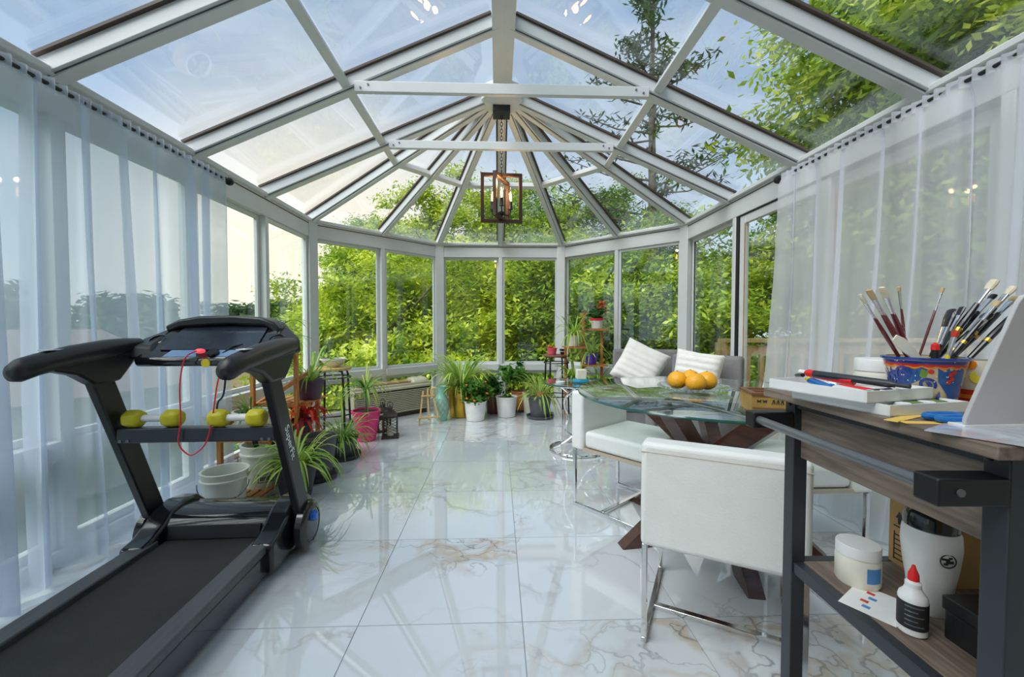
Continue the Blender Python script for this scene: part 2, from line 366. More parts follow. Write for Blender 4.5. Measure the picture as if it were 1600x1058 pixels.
# ------------------------------------------------------------------ the sunroom shell
CX, W, YH = .04, 2.03, 3.62
T22 = math.tan(R(22.5)); YD = YH + W * T22; YC = YH + W
ZE, ZR = 2.20, 3.085; SLP = (ZR - ZE) / W
Y0 = -1.15
poly = [(CX - W, Y0), (CX + W, Y0), (CX + W, YD), (CX + W * T22, YC), (CX - W * T22, YC), (CX - W, YD)]

# floor: marble tiles of 0.6 m on a grout bed
floor = tag(put('floor', None), kind='structure')
MB().prism([(x, y, -.05) for x, y in poly], (0, 0, .0475)).build('grout_bed', M['grout'], floor, smooth=False)
def clip(pts, a, b):
    out = []
    for i in range(len(pts)):
        p, q = pts[i], pts[(i + 1) % len(pts)]
        s = lambda r: (b[0] - a[0]) * (r[1] - a[1]) - (b[1] - a[1]) * (r[0] - a[0])
        sp, sq = s(p), s(q)
        if sp >= 0: out.append(p)
        if (sp > 0) != (sq > 0) and abs(sp - sq) > 1e-9:
            t = sp / (sp - sq); out.append((p[0] + t * (q[0] - p[0]), p[1] + t * (q[1] - p[1])))
    return out
full = None; J = .0017
for i in range(-5, 5):
    for j in range(-4, 12):
        x, y = .09 + .6 * i, .27 + .6 * j
        sq = [(x + J, y + J), (x + .6 - J, y + J), (x + .6 - J, y + .6 - J), (x + J, y + .6 - J)]
        c = sq
        for k in range(len(poly)): c = clip(c, poly[k], poly[(k + 1) % len(poly)]) if c else c
        if len(c) < 3: continue
        cxm, cym = x + .3, y + .3
        area = abs(sum(c[k][0] * c[(k + 1) % len(c)][1] - c[(k + 1) % len(c)][0] * c[k][1] for k in range(len(c)))) / 2
        if area < .002: continue
        if area > .355:
            if full is None: full = B(-.3 + J, .3 - J, -.3 + J, .3 - J, -.012, 0).mesh('tile', M['marble'], False)
            put('tile', full, floor, (cxm, cym, 0))
        else:
            MB().prism([(p[0] - cxm, p[1] - cym, -.012) for p in c], (0, 0, .012)).build('tile', M['marble'], floor, (cxm, cym, 0), smooth=False)

# glazed walls
nwin = [0]
def window(wall_p0, th, x0, x1, z0, z1, yo, panes=True):
    nwin[0] += 1
    o = tag(put('window_%d' % nwin[0], None, None, (wall_p0[0], wall_p0[1], 0), th), kind='structure')
    f = .032; m = MB()
    m.box(x0, x0 + f, yo, yo + .03, z0, z1); m.box(x1 - f, x1, yo, yo + .03, z0, z1)
    m.box(x0 + f, x1 - f, yo, yo + .03, z0, z0 + f); m.box(x0 + f, x1 - f, yo, yo + .03, z1 - f, z1)
    m.build('frame', M['white'], o, bevel=.003)
    B(x0 + f, x1 - f, yo + .012, yo + .018, z0 + f, z1 - f).build('pane', M['glass'], o, smooth=False)
    B(x0 + f - .004, x0 + f, yo + .008, yo + .022, z0 + f, z1 - f).build('seal', M['gasket'], o, smooth=False)
    return o
def wall(name, p0, th, LN, mull, skip=(), knee=True):
    wl = tag(put(name, None, None, (p0[0], p0[1], 0), th), kind='structure')
    B(0, LN, 0, .10, 2.04, 2.20).build('header_beam', M['white'], wl, bevel=.004)
    B(0, LN, -.03, .13, 2.20, 2.235).build('eave_trim', M['white'], wl, bevel=.006)
    B(0, LN, .0, .003, 2.175, 2.185).build('reveal', M['groove'], wl, (0, -.0015, 0), smooth=False)
    B(0, LN, 0, .10, 0, .07).build('base_rail', M['white'], wl, bevel=.004)
    xs = [0] + list(mull) + [LN]
    for x in mull: B(x - .025, x + .025, .0, .095, .07, 2.04).build('post', M['white'], wl, bevel=.004)
    for k in range(len(xs) - 1):
        if k in skip: continue
        a = xs[k] + (.025 if k else .05); b = xs[k + 1] - (.025 if k < len(xs) - 2 else .05)
        B(a, b, -.02, .10, .48, .57).build('sill_beam', M['white'], wl, bevel=.005)
        window(p0, th, a, b, .57, 2.04, .02 if k % 2 else .055)
        if knee:
            B(a, b, .05, .056, .11, .44).build('lower_pane', M['glass'], wl, smooth=False)
            m = MB(); m.box(a, b, .03, .075, .07, .11); m.box(a, b, .03, .075, .44, .48); m.box(a, a + .04, .03, .075, .11, .44); m.box(b - .04, b, .03, .075, .11, .44)
            m.build('lower_frame', M['white'], wl, bevel=.003)
    return wl
S2 = W * T22 * 2
LS = YD - Y0
left_m = [2.78 - .84 * 3 - Y0 + .84 * k for k in range(5)]
wall('wall_left', (CX - W, Y0), R(90), LS, left_m)
wall('wall_bay_left', (CX - W, YD), R(45), S2, [S2 / 2])
wall('wall_bay_center', (CX - W * T22, YC), 0, S2, [S2 / 2])
wall('wall_bay_right', (CX + W * T22, YC), R(-45), S2, [S2 / 2])
dm = [.93, 2.85, 4.0]
wr = wall('wall_right', (CX + W, YD), R(-90), LS, dm, skip=(1,))
# sliding door in the right wall, two leaves
dr = tag(put('door_1', None, None, (CX + W, YD, 0), R(-90)), kind='structure')
def leaf(x0, x1, yo):
    m = MB(); f = .075
    m.box(x0, x0 + f, yo, yo + .035, .075, 2.03); m.box(x1 - f, x1, yo, yo + .035, .075, 2.03)
    m.box(x0 + f, x1 - f, yo, yo + .035, .075, .17); m.box(x0 + f, x1 - f, yo, yo + .035, 1.96, 2.03)
    lf = m.build('door_leaf', M['white'], dr, bevel=.004)
    B(x0 + f, x1 - f, yo + .014, yo + .02, .17, 1.96).build('pane', M['glass'], lf, smooth=False)
    B(x0 + f - .006, x0 + f + .004, yo - .003, yo + .0, .17, 1.96).build('wood_bead', M['honey'], lf, smooth=False)
leaf(1.0, 1.95, .012); leaf(1.88, 2.82, .055)
B(.956, .995, .005, .09, .07, 2.035).build('dark_jamb', M['black'], dr, smooth=False)
B(.956, 2.82, .004, .09, 2.031, 2.04).build('dark_track', M['black'], dr, smooth=False)
mm = MB(); mm.box(1.0, 1.006, -.012, .01, 1.18, 1.30); mm.build('latch', M['black'], dr)
# posts at the bay corners
for (x, y, a) in ((CX - W, YD, 67.5), (CX - W * T22, YC, 22.5), (CX + W * T22, YC, -22.5), (CX + W, YD, -67.5)):
    p = tag(B(-.058, .058, -.03, .085, 0, 2.2).build('trim_post', M['white'], None, (x, y, 0), R(a), bevel=.005), kind='structure'); 
# house wall behind the camera
hb = tag(put('wall_back', None, None, (0, Y0, 0)), kind='structure')
B(CX - W - .2, CX - .6, -.2, 0, -.1, 3.5).build('brickwork', M['siding'], hb, smooth=False)
B(CX + .6, CX + W + .2, -.2, 0, -.1, 3.5).build('brickwork', M['siding'], hb, smooth=False)
B(CX - .6, CX + .6, -.2, 0, 2.1, 3.5).build('brickwork', M['siding'], hb, smooth=False)
B(CX - .6, CX + .6, -.16, -.1, -.1, 2.1).build('door_panel', M['honey'], hb, smooth=False)

# glass roof
roof = tag(put('ceiling', None), kind='structure')
def rp(ang, rd_perp, base_ang):      # point on a bay roof plane along direction ang, plane normal base_ang
    r = rd_perp / math.cos(ang - base_ang)
    return Vector((CX + r * math.cos(ang), YH + r * math.sin(ang), ZR - SLP * rd_perp))
def rafter(a, b, wd=.085):
    a, b = Vector(a), Vector(b); d = (b - a).normalized(); up = Vector((0, 0, 1)); up = (up - d * up.dot(d)).normalized()
    r = MB().beam(a, b, wd, .075, up).build('rafter', M['white'], roof, bevel=.004)
    MB().beam(a, b, wd * .70, .004, up, -.004).build('reveal', M['groove'], r, smooth=False)
    MB().beam(a, b, wd * .62, .012, up, -.014).build('cover_strip', M['white'], r, smooth=False)
    MB().beam(a, b, wd + .035, .014, up, .075).build('gasket', M['gasket'], r, smooth=False)
    return r
ys = [YH - .84 * k for k in range(6)]
for y in ys:
    for s in (-1, 1):
        rafter((CX + s * .05, y, ZR - SLP * .05), (CX + s * W, y, ZE), .095)
for k in range(1, 8):
    a = R(22.5 * k); rr = W / math.cos(R(22.5)) if k % 2 else W
    ca, sa = math.cos(a), math.sin(a); slope = (ZR - ZE) / rr
    rafter((CX + .10 * ca, YH + .10 * sa, ZR - slope * .10), (CX + rr * ca, YH + rr * sa, ZE), .075)
# ridge, hub, tie beams, purlins
for s in (-1, 1):
    MB().hexa([(CX, Y0, ZR - .015), (CX + s * .075, Y0, ZR - .045), (CX + s * .075, YH, ZR - .045), (CX, YH, ZR - .015),
               (CX, Y0, ZR + .10), (CX + s * .075, Y0, ZR + .07), (CX + s * .075, YH, ZR + .07), (CX, YH, ZR + .10)]).build('ridge_beam', M['white'], roof, smooth=False)
MB().lathe([(.10, -.10), (.19, -.055), (.19, .05), (.05, .10)], 16, (CX, YH, ZR)).build('hub', M['white'], roof)
for y in (2.78, 3.62):
    h = B(CX - .97, CX + .97, y - .055, y - .02, 2.615, 2.685).build('tie_beam', M['white'], roof, bevel=.004)
    for s in (-1, 1):
        for dx in (.88, .93): MB().cyl((CX + s * dx, y - .055, 2.66 - (dx - .88) * .4), (CX + s * dx, y - .060, 2.66 - (dx - .88) * .4), .007, 8).build('bolt', M['steelrod'], h)
PR = 1.02
zp = ZR - SLP * PR
for s in (-1, 1):
    nrm = Vector((s * SLP, 0, 1)).normalized()
    for k in range(6):
        y1 = ys[k] + (0 if k else PR * T22); y0 = ys[k + 1] if k < 5 else Y0
        y1 = ys[k]
        MB().beam((CX + s * PR, y0 + .045, zp), (CX + s * PR, y1 - .045, zp), .055, .06, nrm, .012).build('purlin', M['white'], roof, bevel=.003)
for k in range(8):
    b_ = R([0, 45, 45, 90, 90, 135, 135, 180][k]); a0, a1 = R(22.5 * k), R(22.5 * (k + 1))
    p, q = rp(a0, PR, b_), rp(a1, PR, b_)
    MB().beam(p, q, .05, .055, (math.cos(b_) * SLP, math.sin(b_) * SLP, 1), .015).build('purlin', M['white'], roof, bevel=.003)
GO = .098
def pane(pts):
    pts = [Vector(p) for p in pts]; n = (pts[1] - pts[0]).cross(pts[2] - pts[0]).normalized()
    if n.z < 0: n = -n
    MB().prism([p + n * GO for p in pts], n * .008).build('glass_pane', M['roofglass'], roof, smooth=False)
for s in (-1, 1):
    f = lambda rd, y: (CX + s * rd, y, ZR - SLP * rd)
    for k in range(6):
        y1 = ys[k]; y0 = ys[k + 1] if k < 5 else Y0
        pane([f(.03, y0), f(.03, y1), f(PR, y1), f(PR, y0)]); pane([f(PR, y0), f(PR, y1), f(W + .06, y1), f(W + .06, y0)])
for k in range(8):
    b_ = R([0, 45, 45, 90, 90, 135, 135, 180][k]); a0, a1 = R(22.5 * k), R(22.5 * (k + 1))
    pane([rp(a0, .05, b_), rp(a1, .05, b_), rp(a1, PR, b_), rp(a0, PR, b_)])
    pane([rp(a0, PR, b_), rp(a1, PR, b_), rp(a1, W + .06, b_), rp(a0, W + .06, b_)])

# ------------------------------------------------------------------ outdoors
GZ = -3.2
tag(B(-120, 120, -40, 160, GZ - .3, GZ).build('ground', M['lawn'], smooth=False), kind='structure')
def crown_mesh(name, mt, n, rx, ry, rz, lf, clusters, spread, seed):
    rng = np.random.default_rng(seed)
    d = rng.normal(size=(clusters, 3)); d /= np.linalg.norm(d, axis=1)[:, None]
    c = d * (rng.random((clusters, 1)) ** .38) * np.array([rx, ry, rz])
    k = rng.integers(0, clusters, n); off = rng.normal(size=(n, 3)) * spread * np.array([1, 1, .55])
    p = c[k] + off
    nr = rng.normal(size=(n, 3)) * .8 + np.array([0, 0, 1.0]) + d[k] * .7; nr /= np.linalg.norm(nr, axis=1)[:, None]
    a = np.cross(nr, rng.normal(size=(n, 3))); a /= np.linalg.norm(a, axis=1)[:, None]; b = np.cross(nr, a)
    s = lf * (.6 + .8 * rng.random((n, 1)))
    v = np.stack([p - a * s, p + b * s * .42 - nr * s * .12, p + a * s, p - b * s * .42 - nr * s * .12], 1).reshape(-1, 3)
    me = bpy.data.meshes.new(name); me.vertices.add(4 * n); me.vertices.foreach_set('co', v.ravel())
    me.loops.add(4 * n); me.loops.foreach_set('vertex_index', np.arange(4 * n)); me.polygons.add(n)
    me.polygons.foreach_set('loop_start', np.arange(0, 4 * n, 4)); me.polygons.foreach_set('loop_total', np.full(n, 4))
    me.materials.append(mt); me.update(); return me
crA = crown_mesh('crown', M['leafA'], 56000, 2.4, 2.2, 3.4, .072, 120, .30, 1)
crB = crown_mesh('crown', M['leafB'], 62000, 2.5, 2.3, 3.5, .066, 120, .32, 2)
crC = crown_mesh('crown', M['leafC'], 60000, 2.4, 2.4, 3.6, .068, 120, .34, 3)
crD = crown_mesh('crown', M['leafD'], 7000, 4.0, 4.0, 4.5, .45, 70, .8, 4)
def trunk_mesh(h, r, seed, lean=.25, nb=7):
    rnd = random.Random(seed); m = MB()
    P = [(rnd.uniform(-1, 1) * lean * k / 5, rnd.uniform(-1, 1) * lean * k / 5, h * k / 5) for k in range(6)]
    m.tube(P, [r * (1 - .13 * k) for k in range(6)], 8)
    for b in range(nb):
        k = rnd.randint(2, 4); a = rnd.uniform(0, 6.28); l = h * rnd.uniform(.22, .38); q = Vector(P[k])
        e1 = q + Vector((math.cos(a) * l * .5, math.sin(a) * l * .5, l * .35)); e2 = q + Vector((math.cos(a) * l, math.sin(a) * l, l * .8))
        m.tube([q, e1, e2], [r * .4, r * .28, r * .1], 6)
    return m.mesh('trunk', M['bark'])
trk = [trunk_mesh(6.5, .16, 5), trunk_mesh(7, .18, 6)]
def tree(label, x, y, z, crown, s=(1, 1, 1), rz=0, tk=0, group='trees outside the glass', th=None):
    o = thing('leafy_tree', label, 'tree', (x, y, GZ), rz, group)
    t = put('trunk', trk[tk], o); H = z - GZ; t.scale = (s[0], s[0], (H + s[2] * 1.6) / 6.8)
    c = put('crown', crown, o, (0, 0, H)); c.scale = s
    return o
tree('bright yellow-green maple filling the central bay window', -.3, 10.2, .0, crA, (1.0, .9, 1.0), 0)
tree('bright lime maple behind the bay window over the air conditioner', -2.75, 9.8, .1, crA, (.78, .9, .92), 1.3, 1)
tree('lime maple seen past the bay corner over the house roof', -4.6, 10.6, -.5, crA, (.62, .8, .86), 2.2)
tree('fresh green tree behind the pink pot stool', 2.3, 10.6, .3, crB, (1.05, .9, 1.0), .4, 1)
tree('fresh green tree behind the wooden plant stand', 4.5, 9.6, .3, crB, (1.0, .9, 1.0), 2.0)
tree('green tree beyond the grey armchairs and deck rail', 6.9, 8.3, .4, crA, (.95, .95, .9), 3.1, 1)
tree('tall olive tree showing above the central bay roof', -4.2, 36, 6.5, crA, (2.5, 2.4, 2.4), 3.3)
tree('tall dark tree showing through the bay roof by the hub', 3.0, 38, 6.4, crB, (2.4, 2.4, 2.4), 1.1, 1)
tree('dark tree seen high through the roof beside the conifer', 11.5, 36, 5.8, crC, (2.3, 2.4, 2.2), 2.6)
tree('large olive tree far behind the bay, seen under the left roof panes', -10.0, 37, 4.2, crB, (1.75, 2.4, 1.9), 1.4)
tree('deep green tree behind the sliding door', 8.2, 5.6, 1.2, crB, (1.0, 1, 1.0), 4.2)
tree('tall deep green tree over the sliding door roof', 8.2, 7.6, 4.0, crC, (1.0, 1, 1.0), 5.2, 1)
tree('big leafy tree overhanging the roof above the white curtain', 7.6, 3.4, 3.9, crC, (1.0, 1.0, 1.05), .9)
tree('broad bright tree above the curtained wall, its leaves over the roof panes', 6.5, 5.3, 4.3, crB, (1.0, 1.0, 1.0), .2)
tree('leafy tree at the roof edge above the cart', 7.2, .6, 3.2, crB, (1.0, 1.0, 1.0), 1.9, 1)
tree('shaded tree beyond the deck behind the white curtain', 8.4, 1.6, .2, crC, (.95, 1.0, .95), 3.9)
rnd = random.Random(3)
far = [(-46, 20, 3.0), (-52, 27, 3.6), (-44, 34, 1.6), (-50, 41, 2.6), (-40, 46, 1.0), (-47, 54, 2.4), (-38, 58, 1.4), (-33, 63, 2.2), (-27, 60, .8), (-40, 10, 1.2), (-46, 1, 2.0), (-24, 44, -.6), (-18, 52, 1.2), (-31, 38, -.8)]
fl = ['second', 'third', 'fourth', 'fifth', 'sixth', 'seventh', 'eighth', 'ninth', 'tenth', 'eleventh', 'twelfth', 'thirteenth', 'fourteenth']
for k, (x, y, z) in enumerate(far):
    tree('hazy distant tree on the green skyline past the left windows', x, y, z - 1.5, crD, (1.3, 1.3, .95), rnd.uniform(0, 6), k % 2, 'hazy trees on the skyline')
# tall thin conifer through the roof
pt = thing('tall_conifer', 'tall sparse grey-green conifer seen through the right roof panes', 'tree', (4.9, 13.0, GZ))
rnd = random.Random(11)
MB().tube([(0, 0, 0), (.1, 0, 6), (0, .05, 12), (.05, 0, 16)], [.22, .17, .09, .02], 8).build('trunk', M['bark'], pt)
br = MB(); pos = []
for k in range(46):
    z = 6.0 + 9.6 * (k / 46) ** .9; a = rnd.uniform(0, 6.28); l = (16.4 - z) * .26 + rnd.uniform(.2, .9)
    pts = [Vector((0, 0, z)) + Vector((math.cos(a), math.sin(a), .0)) * l * t + Vector((0, 0, .25 * l * t * t - .05 * l)) for t in (0, .5, 1)]
    br.tube(pts, [.035, .024, .008], 5)
    for t in np.linspace(.35, 1, 8):
        c = pts[0].lerp(pts[2], t)
        for q in range(9): pos.append(c + Vector((rnd.gauss(0, .16), rnd.gauss(0, .16), rnd.gauss(.04, .10))))
br.build('branches', M['bark'], pt)
nd = MB()
for c in pos:
    a = rnd.uniform(0, 6.28); d = Vector((math.cos(a) * .13, math.sin(a) * .13, rnd.uniform(-.02, .12))); s = Vector((-d.y, d.x, rnd.uniform(-.03, .03))) * .28
    nd.add([c - d, c + s, c + d, c - s], [(0, 1, 2, 3)])
tag(nd.build('needles', M['needle'], pt, smooth=False), kind='stuff')
# neighbouring house below the left windows
hs = thing('brick_house', 'tan brick house with a brown gabled roof below the bay window', 'house', (-17.5, 31, GZ), R(-12))
B(-5, 5, -4, 4, 0, 2.6).build('wall', M['brick'], hs, smooth=False)
MB().prism([(-5.6, -4.6, 2.5), (5.6, -4.6, 2.5), (0, -4.6, 4.4)], (0, 9.2, 0)).build('roof', M['roof'], hs, smooth=False)
gb = MB().prism([(1.0, -5.4, 0), (4.6, -5.4, 0), (4.6, -5.4, 2.6), (2.8, -5.4, 3.7), (1.0, -5.4, 2.6)], (0, 3, 0)).build('gable', M['brick'], hs, smooth=False)
for s in (-1, 1): MB().beam((2.8, -4.4, 3.78), (2.8 + s * 2.15, -4.4, 2.45), 2.6, .12, (s * .5, 0, 1)).build('gable_roof', M['roof'], gb, smooth=False)
for x in (-3.5, -1.2):
    wn_ = B(x, x + 1.2, -4.05, -3.98, .9, 2.1).build('window', M['white'], hs, smooth=False)
    B(x + .1, x + 1.1, -4.07, -4.04, 1.0, 2.0).build('pane', M['screen'], wn_, smooth=False)
hs2 = thing('stucco_house', 'pale stucco house with a low brown roof beyond the white curtain', 'house', (-15, 8, GZ), R(78))
B(-6, 6, -4, 4, 0, 2.7).build('wall', M['siding'], hs2, smooth=False)
MB().prism([(-6.6, -4.6, 2.6), (-6.6, 4.6, 2.6), (-6.6, 0, 4.2)], (13.2, 0, 0)).build('roof', M['roof'], hs2, smooth=False)
# deck and railing on the right
deck = tag(put('deck', None, None, (CX + W + .12, 0, 0)), 'golden wooden deck outside the sliding door', 'deck')
for k in range(42):
    y = -1.1 + k * .125
    B(0, 3.4, y, y + .118, -.06, -.03).build('deck_board', M['deckwood'], deck, smooth=False)
for x in (.2, 3.2): B(x, x + .1, -1.1, 4.2, -.25, -.06).build('joist', M['deckwood'], deck, smooth=False)
def railing(label, loc, rz, LN):
    o = thing('deck_railing', label, 'railing', loc, rz)
    B(0, LN, -.07, .07, .925, .965).build('top_rail', M['deckwood'], o, bevel=.004)
    B(0, LN, -.02, .02, .80, .89).build('upper_rail', M['deckwood'], o, bevel=.003); B(0, LN, -.02, .02, .06, .14).build('lower_rail', M['deckwood'], o, bevel=.003)
    bal = B(-.019, .019, -.019, .019, .14, .80).mesh('baluster', M['deckwood'], False)
    for k in range(1, int(LN / .14)): put('baluster', bal, o, (k * .14, 0, 0))
    for x in (.0, LN): B(x - .045, x + .045, -.045, .045, -.03, .925).build('rail_post', M['deckwood'], o, bevel=.004)
railing('golden wooden deck railing behind the grey armchairs', (CX + W + .22, 4.1, 0), 0, 3.2)
railing('golden wooden railing along the outer edge of the deck', (CX + W + 3.42, -1.0, 0), R(90), 5.0)

# ------------------------------------------------------------------ curtains
def curtain(name, label, x, y0, y1, mt, seed, side, flare):
    rnd = random.Random(seed); o = thing(name, label, 'curtain', (x, 0, 0))
    nx = 520; zs = [.015, .3, .8, 1.4, 1.85, 2.04, 2.085, 2.105]
    ph = [(rnd.uniform(7, 10), rnd.uniform(0, 6), .022), (rnd.uniform(17, 22), rnd.uniform(0, 6), .019), (rnd.uniform(36, 46), rnd.uniform(0, 6), .013)]
    wob = [rnd.uniform(0, 6) for _ in range(8)]
    m = MB(); vv = []; ff = []
    for zi, z in enumerate(zs):
        g = 1 - z / 2.1
        for i in range(nx + 1):
            t = i / nx; y = y0 + (y1 + flare * g * g - y0) * t + .02 * math.sin(t * 23 + g * 2)
            am = 1.35 if z < 2.05 else .6
            d = sum(a * math.sin(f * 2 * math.pi * t * .9 + p + .5 * g * math.sin(wob[k])) for k, (f, p, a) in enumerate(ph)) * am * (1 + .5 * math.sin(t * 9 + wob[3]))
            yy = y + .040 * math.sin(ph[1][0] * 2 * math.pi * t * .9 + ph[1][1] + 1.4 + .6 * math.sin(t * 7)) + .011 * math.sin(ph[2][0] * 2 * math.pi * t + g)
            vv.append((d * (.7 + .5 * g), yy, z))
    for k in range(len(zs) - 1):
        for i in range(nx): a = k * (nx + 1) + i; ff.append((a, a + 1, a + nx + 2, a + nx + 1))
    m.add(vv, ff); m.build('sheer_panel', mt, o, sharp=180)
    # narrow ruffled heading gathered on the rod
    h = MB(); vv = []; ff = []
    for z in (2.075, 2.10, 2.125):
        for i in range(nx + 1):
            t = i / nx; vv.append((.012 * math.sin(t * 420) - side * .006, y0 + (y1 - y0) * t, z + .004 * math.sin(t * 300)))
    for k in range(2):
        for i in range(nx): a = k * (nx + 1) + i; ff.append((a, a + 1, a + nx + 2, a + nx + 1))
    h.add(vv, ff); h.build('gathered_heading', mt, o, sharp=180)
def rod(label, x, y0, y1):
    o = thing('curtain_rod', label, 'curtain rod', (x, 0, 0))
    MB().cyl((0, y0, 2.10), (0, y1, 2.10), .009, 10).build('rod', M['black'], o)
    MB().lathe([(.010, 0), (.026, .006), (.028, .02), (.022, .034), (.008, .04)], 14).build('finial', M['black'], o, (0, y1 - .005, 2.10)).rotation_euler = (R(-90), 0, 0)
    for y in (y0 + .3, (y0 + y1) / 2, y1 - .06):
        s = -1 if x < 0 else 1
        MB().tube([(0, y, 2.10), (s * .05, y, 2.10), (s * (.085), y, 2.12)], .006, 6).build('bracket', M['black'], o)
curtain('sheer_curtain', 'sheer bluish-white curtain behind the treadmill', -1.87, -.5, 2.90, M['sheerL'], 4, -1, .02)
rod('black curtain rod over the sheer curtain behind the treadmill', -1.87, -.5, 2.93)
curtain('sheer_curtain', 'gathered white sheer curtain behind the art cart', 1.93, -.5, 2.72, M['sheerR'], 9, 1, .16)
rod('black curtain rod over the white curtain behind the art cart', 1.93, -.5, 2.76)

# ------------------------------------------------------------------ treadmill
tm = thing('treadmill', 'black folding treadmill with dark belt beside the sheer curtain', 'treadmill', (-1.262, 1.3, 0), R(1.8))
B(-.27, .27, -.78, .55, .045, .115).build('deck', M['blackmatte'], tm, bevel=.004)
B(-.206, .206, -.80, .56, .116, .132).build('belt', M['belt'], tm, bevel=.003)
for s in (-1, 1):
    a, b = (.207, .285) if s > 0 else (-.285, -.207)
    B(a, b, -.80, .52, .116, .152).build('side_rail', M['rail'], tm, bevel=.006)
    a, b = (.255, .283) if s > 0 else (-.283, -.255)
    B(a, b, -.80, .52, .025, .116).build('side_skirt', M['blackgloss'], tm, bevel=.004)
    MB().cyl((s * .27, -.76, .02), (s * .235, -.76, .02), .02, 12).build('foot', M['blackmatte'], tm)
def prof(pts, x0, x1): return MB().prism([(x0, y, z) for y, z in pts], (x1 - x0, 0, 0))
prof([(.56, .05), (.56, .133), (.575, .19), (.61, .225), (.67, .24), (.76, .235), (.83, .195), (.87, .12), (.87, .03), (.60, .03)], -.222, .222).build('motor_hood', M['blackgloss'], tm, bevel=.008, sharp=50)
prof([(.552, .134), (.559, .134), (.572, .192), (.566, .194)], -.2, .2).build('hood_panel', M['blackmatte'], tm, bevel=.003)
for s in (-1, 1):
    x0, x1 = (.215, .312) if s > 0 else (-.312, -.215)
    prof([(.44, .03), (.44, .154), (.50, .168), (.56, .20), (.62, .243), (.70, .262), (.79, .25), (.86, .19), (.89, .10), (.88, .02), (.50, .02)], x0, x1).build('hood_side', M['blackgloss'], tm, bevel=.014, sharp=50)
    pc = MB().lathe([(.10, -.022), (.112, -.014), (.112, .014), (.095, .024), (.06, .028)], 28).build('pivot_cover', M['blackgloss'], tm, (s * .352, .69, .125)); pc.rotation_euler = (0, s * R(90), 0)
    MB().lathe([(.078, 0), (.082, .003), (.078, .006)], 28, cap0=False, cap1=False).build('groove_ring', M['rail'], pc, (0, 0, .022))
    MB().lathe([(.026, 0), (.026, .022), (.018, .030)], 6).build('lock_knob', M['blueknob'], pc, (-.045, -.01, .022))
    MB().beam((s * .335, .70, .12), (s * .335, .405, .885), .036, .092, (0, 1, .38), -.046).build('upright', M['blackmatte'], tm, bevel=.006)
    m = MB(); ring = []   # hand grip, elliptical loft
    secs = [(.100, .935, .012, .012), (.106, .937, .028, .03), (.128, .943, .037, .040), (.18, .957, .039, .039), (.30, .978, .042, .041), (.44, .995, .042, .041), (.53, 1.004, .036, .036), (.60, 1.008, .030, .03)]
    for y, z, rx, rz_ in secs: ring.append([(s * .335 + rx * math.cos(2 * math.pi * k / 18), y, z + rz_ * math.sin(2 * math.pi * k / 18)) for k in range(18)])
    m.add([p for r_ in ring for p in r_], [(a * 18 + k, (a + 1) * 18 + k, (a + 1) * 18 + (k + 1) % 18, a * 18 + (k + 1) % 18) for a in range(len(ring) - 1) for k in range(18)] + [tuple(range(17, -1, -1)), tuple((len(ring) - 1) * 18 + k for k in range(18))])
    hd = m.build('handle', M['blackmatte'], tm, sharp=60)
    B(s * .335 - .016, s * .335 + .016, .20, .26, 1.004, 1.0075).build('grip_sensor', M['letter'], hd, (0, 0, 0)); 
    X = s * .335
    MB().prism([(X - .03, .16, .945), (X - .03, .30, .905), (X - .03, .365, .862), (X - .03, .475, .862), (X - .03, .54, .93), (X - .03, .58, .985), (X - .03, .2, .96)], (.06, 0, 0)).build('handle_socket', M['blackmatte'], tm, bevel=.012, sharp=50)
cons = MB().hexa([(-.27, .50, .915), (.27, .50, .915), (.29, .74, .965), (-.29, .74, .965), (-.285, .50, .950), (.285, .50, .950), (.235, .73, 1.115), (-.235, .73, 1.115)]).build('console', M['blackgloss'], tm, bevel=.012)
MB().hexa([(-.20, .545, .984), (.20, .545, .984), (.185, .715, 1.107), (-.185, .715, 1.107), (-.20, .542, .988), (.20, .542, .988), (.185, .712, 1.111), (-.185, .712, 1.111)]).build('screen', M['screen'], cons, smooth=False)
hd = [(-.27, 1.082), (-.21, 1.112), (-.12, 1.128), (.04, 1.132), (.16, 1.122), (.22, 1.10), (.25, 1.065)]
MB().prism([(x, .665, z + .010) for x, z in hd] + [(.23, .665, 1.05), (.18, .665, 1.092), (0, .665, 1.10), (-.2, .665, 1.085), (-.26, .665, 1.06)], (0, .11, 0)).build('console_hood', M['blackmatte'], tm, bevel=.01)
for s in (-1, 1):
    MB().hexa([(s * .20, .53, .94), (s * .34, .50, .955), (s * .35, .66, .965), (s * .26, .73, .98), (s * .24, .55, 1.0), (s * .33, .53, 1.01), (s * .345, .66, 1.035), (s * .25, .73, 1.10)]).build('console_arm', M['blackmatte'], tm, bevel=.012)
    MB().lathe([(.034, -.03), (.036, .012), (.031, .014), (.028, -.02)], 18, cap1=True).build('cup_holder', M['blackgloss'], cons, (s * .262, .62, 1.022)).rotation_euler = (R(35), 0, 0)
    MB().hexa([(s * .03, .515, .955), (s * .17, .515, .955), (s * .15, .545, .982), (s * .05, .545, .982), (s * .03, .512, .959), (s * .17, .512, .959), (s * .15, .542, .986), (s * .05, .542, .986)]).build('storage_tray', M['bluetray'], cons, smooth=False)
MB().lathe([(.018, 0), (.018, .006)], 18).build('magnet_disc', M['yellowdisc'], cons, (.02, .500, .932)).rotation_euler = (R(90), 0, 0)
MB().lathe([(.022, 0), (.024, .015), (.02, .02)], 16).build('control_knob', M['blackgloss'], cons, (.035, .53, .966)).rotation_euler = (R(40), 0, 0)
MB().tube([(.07, .53, .972), (.10, .55, 1.0), (.13, .57, 1.01), (.135, .56, .985)], .004, 6).build('clip', M['black'], cons)
ky = MB().ball((-.015, .517, .983), .016, 12, (1.3, 1, .7)).build('safety_key', M['redglow'], tm)
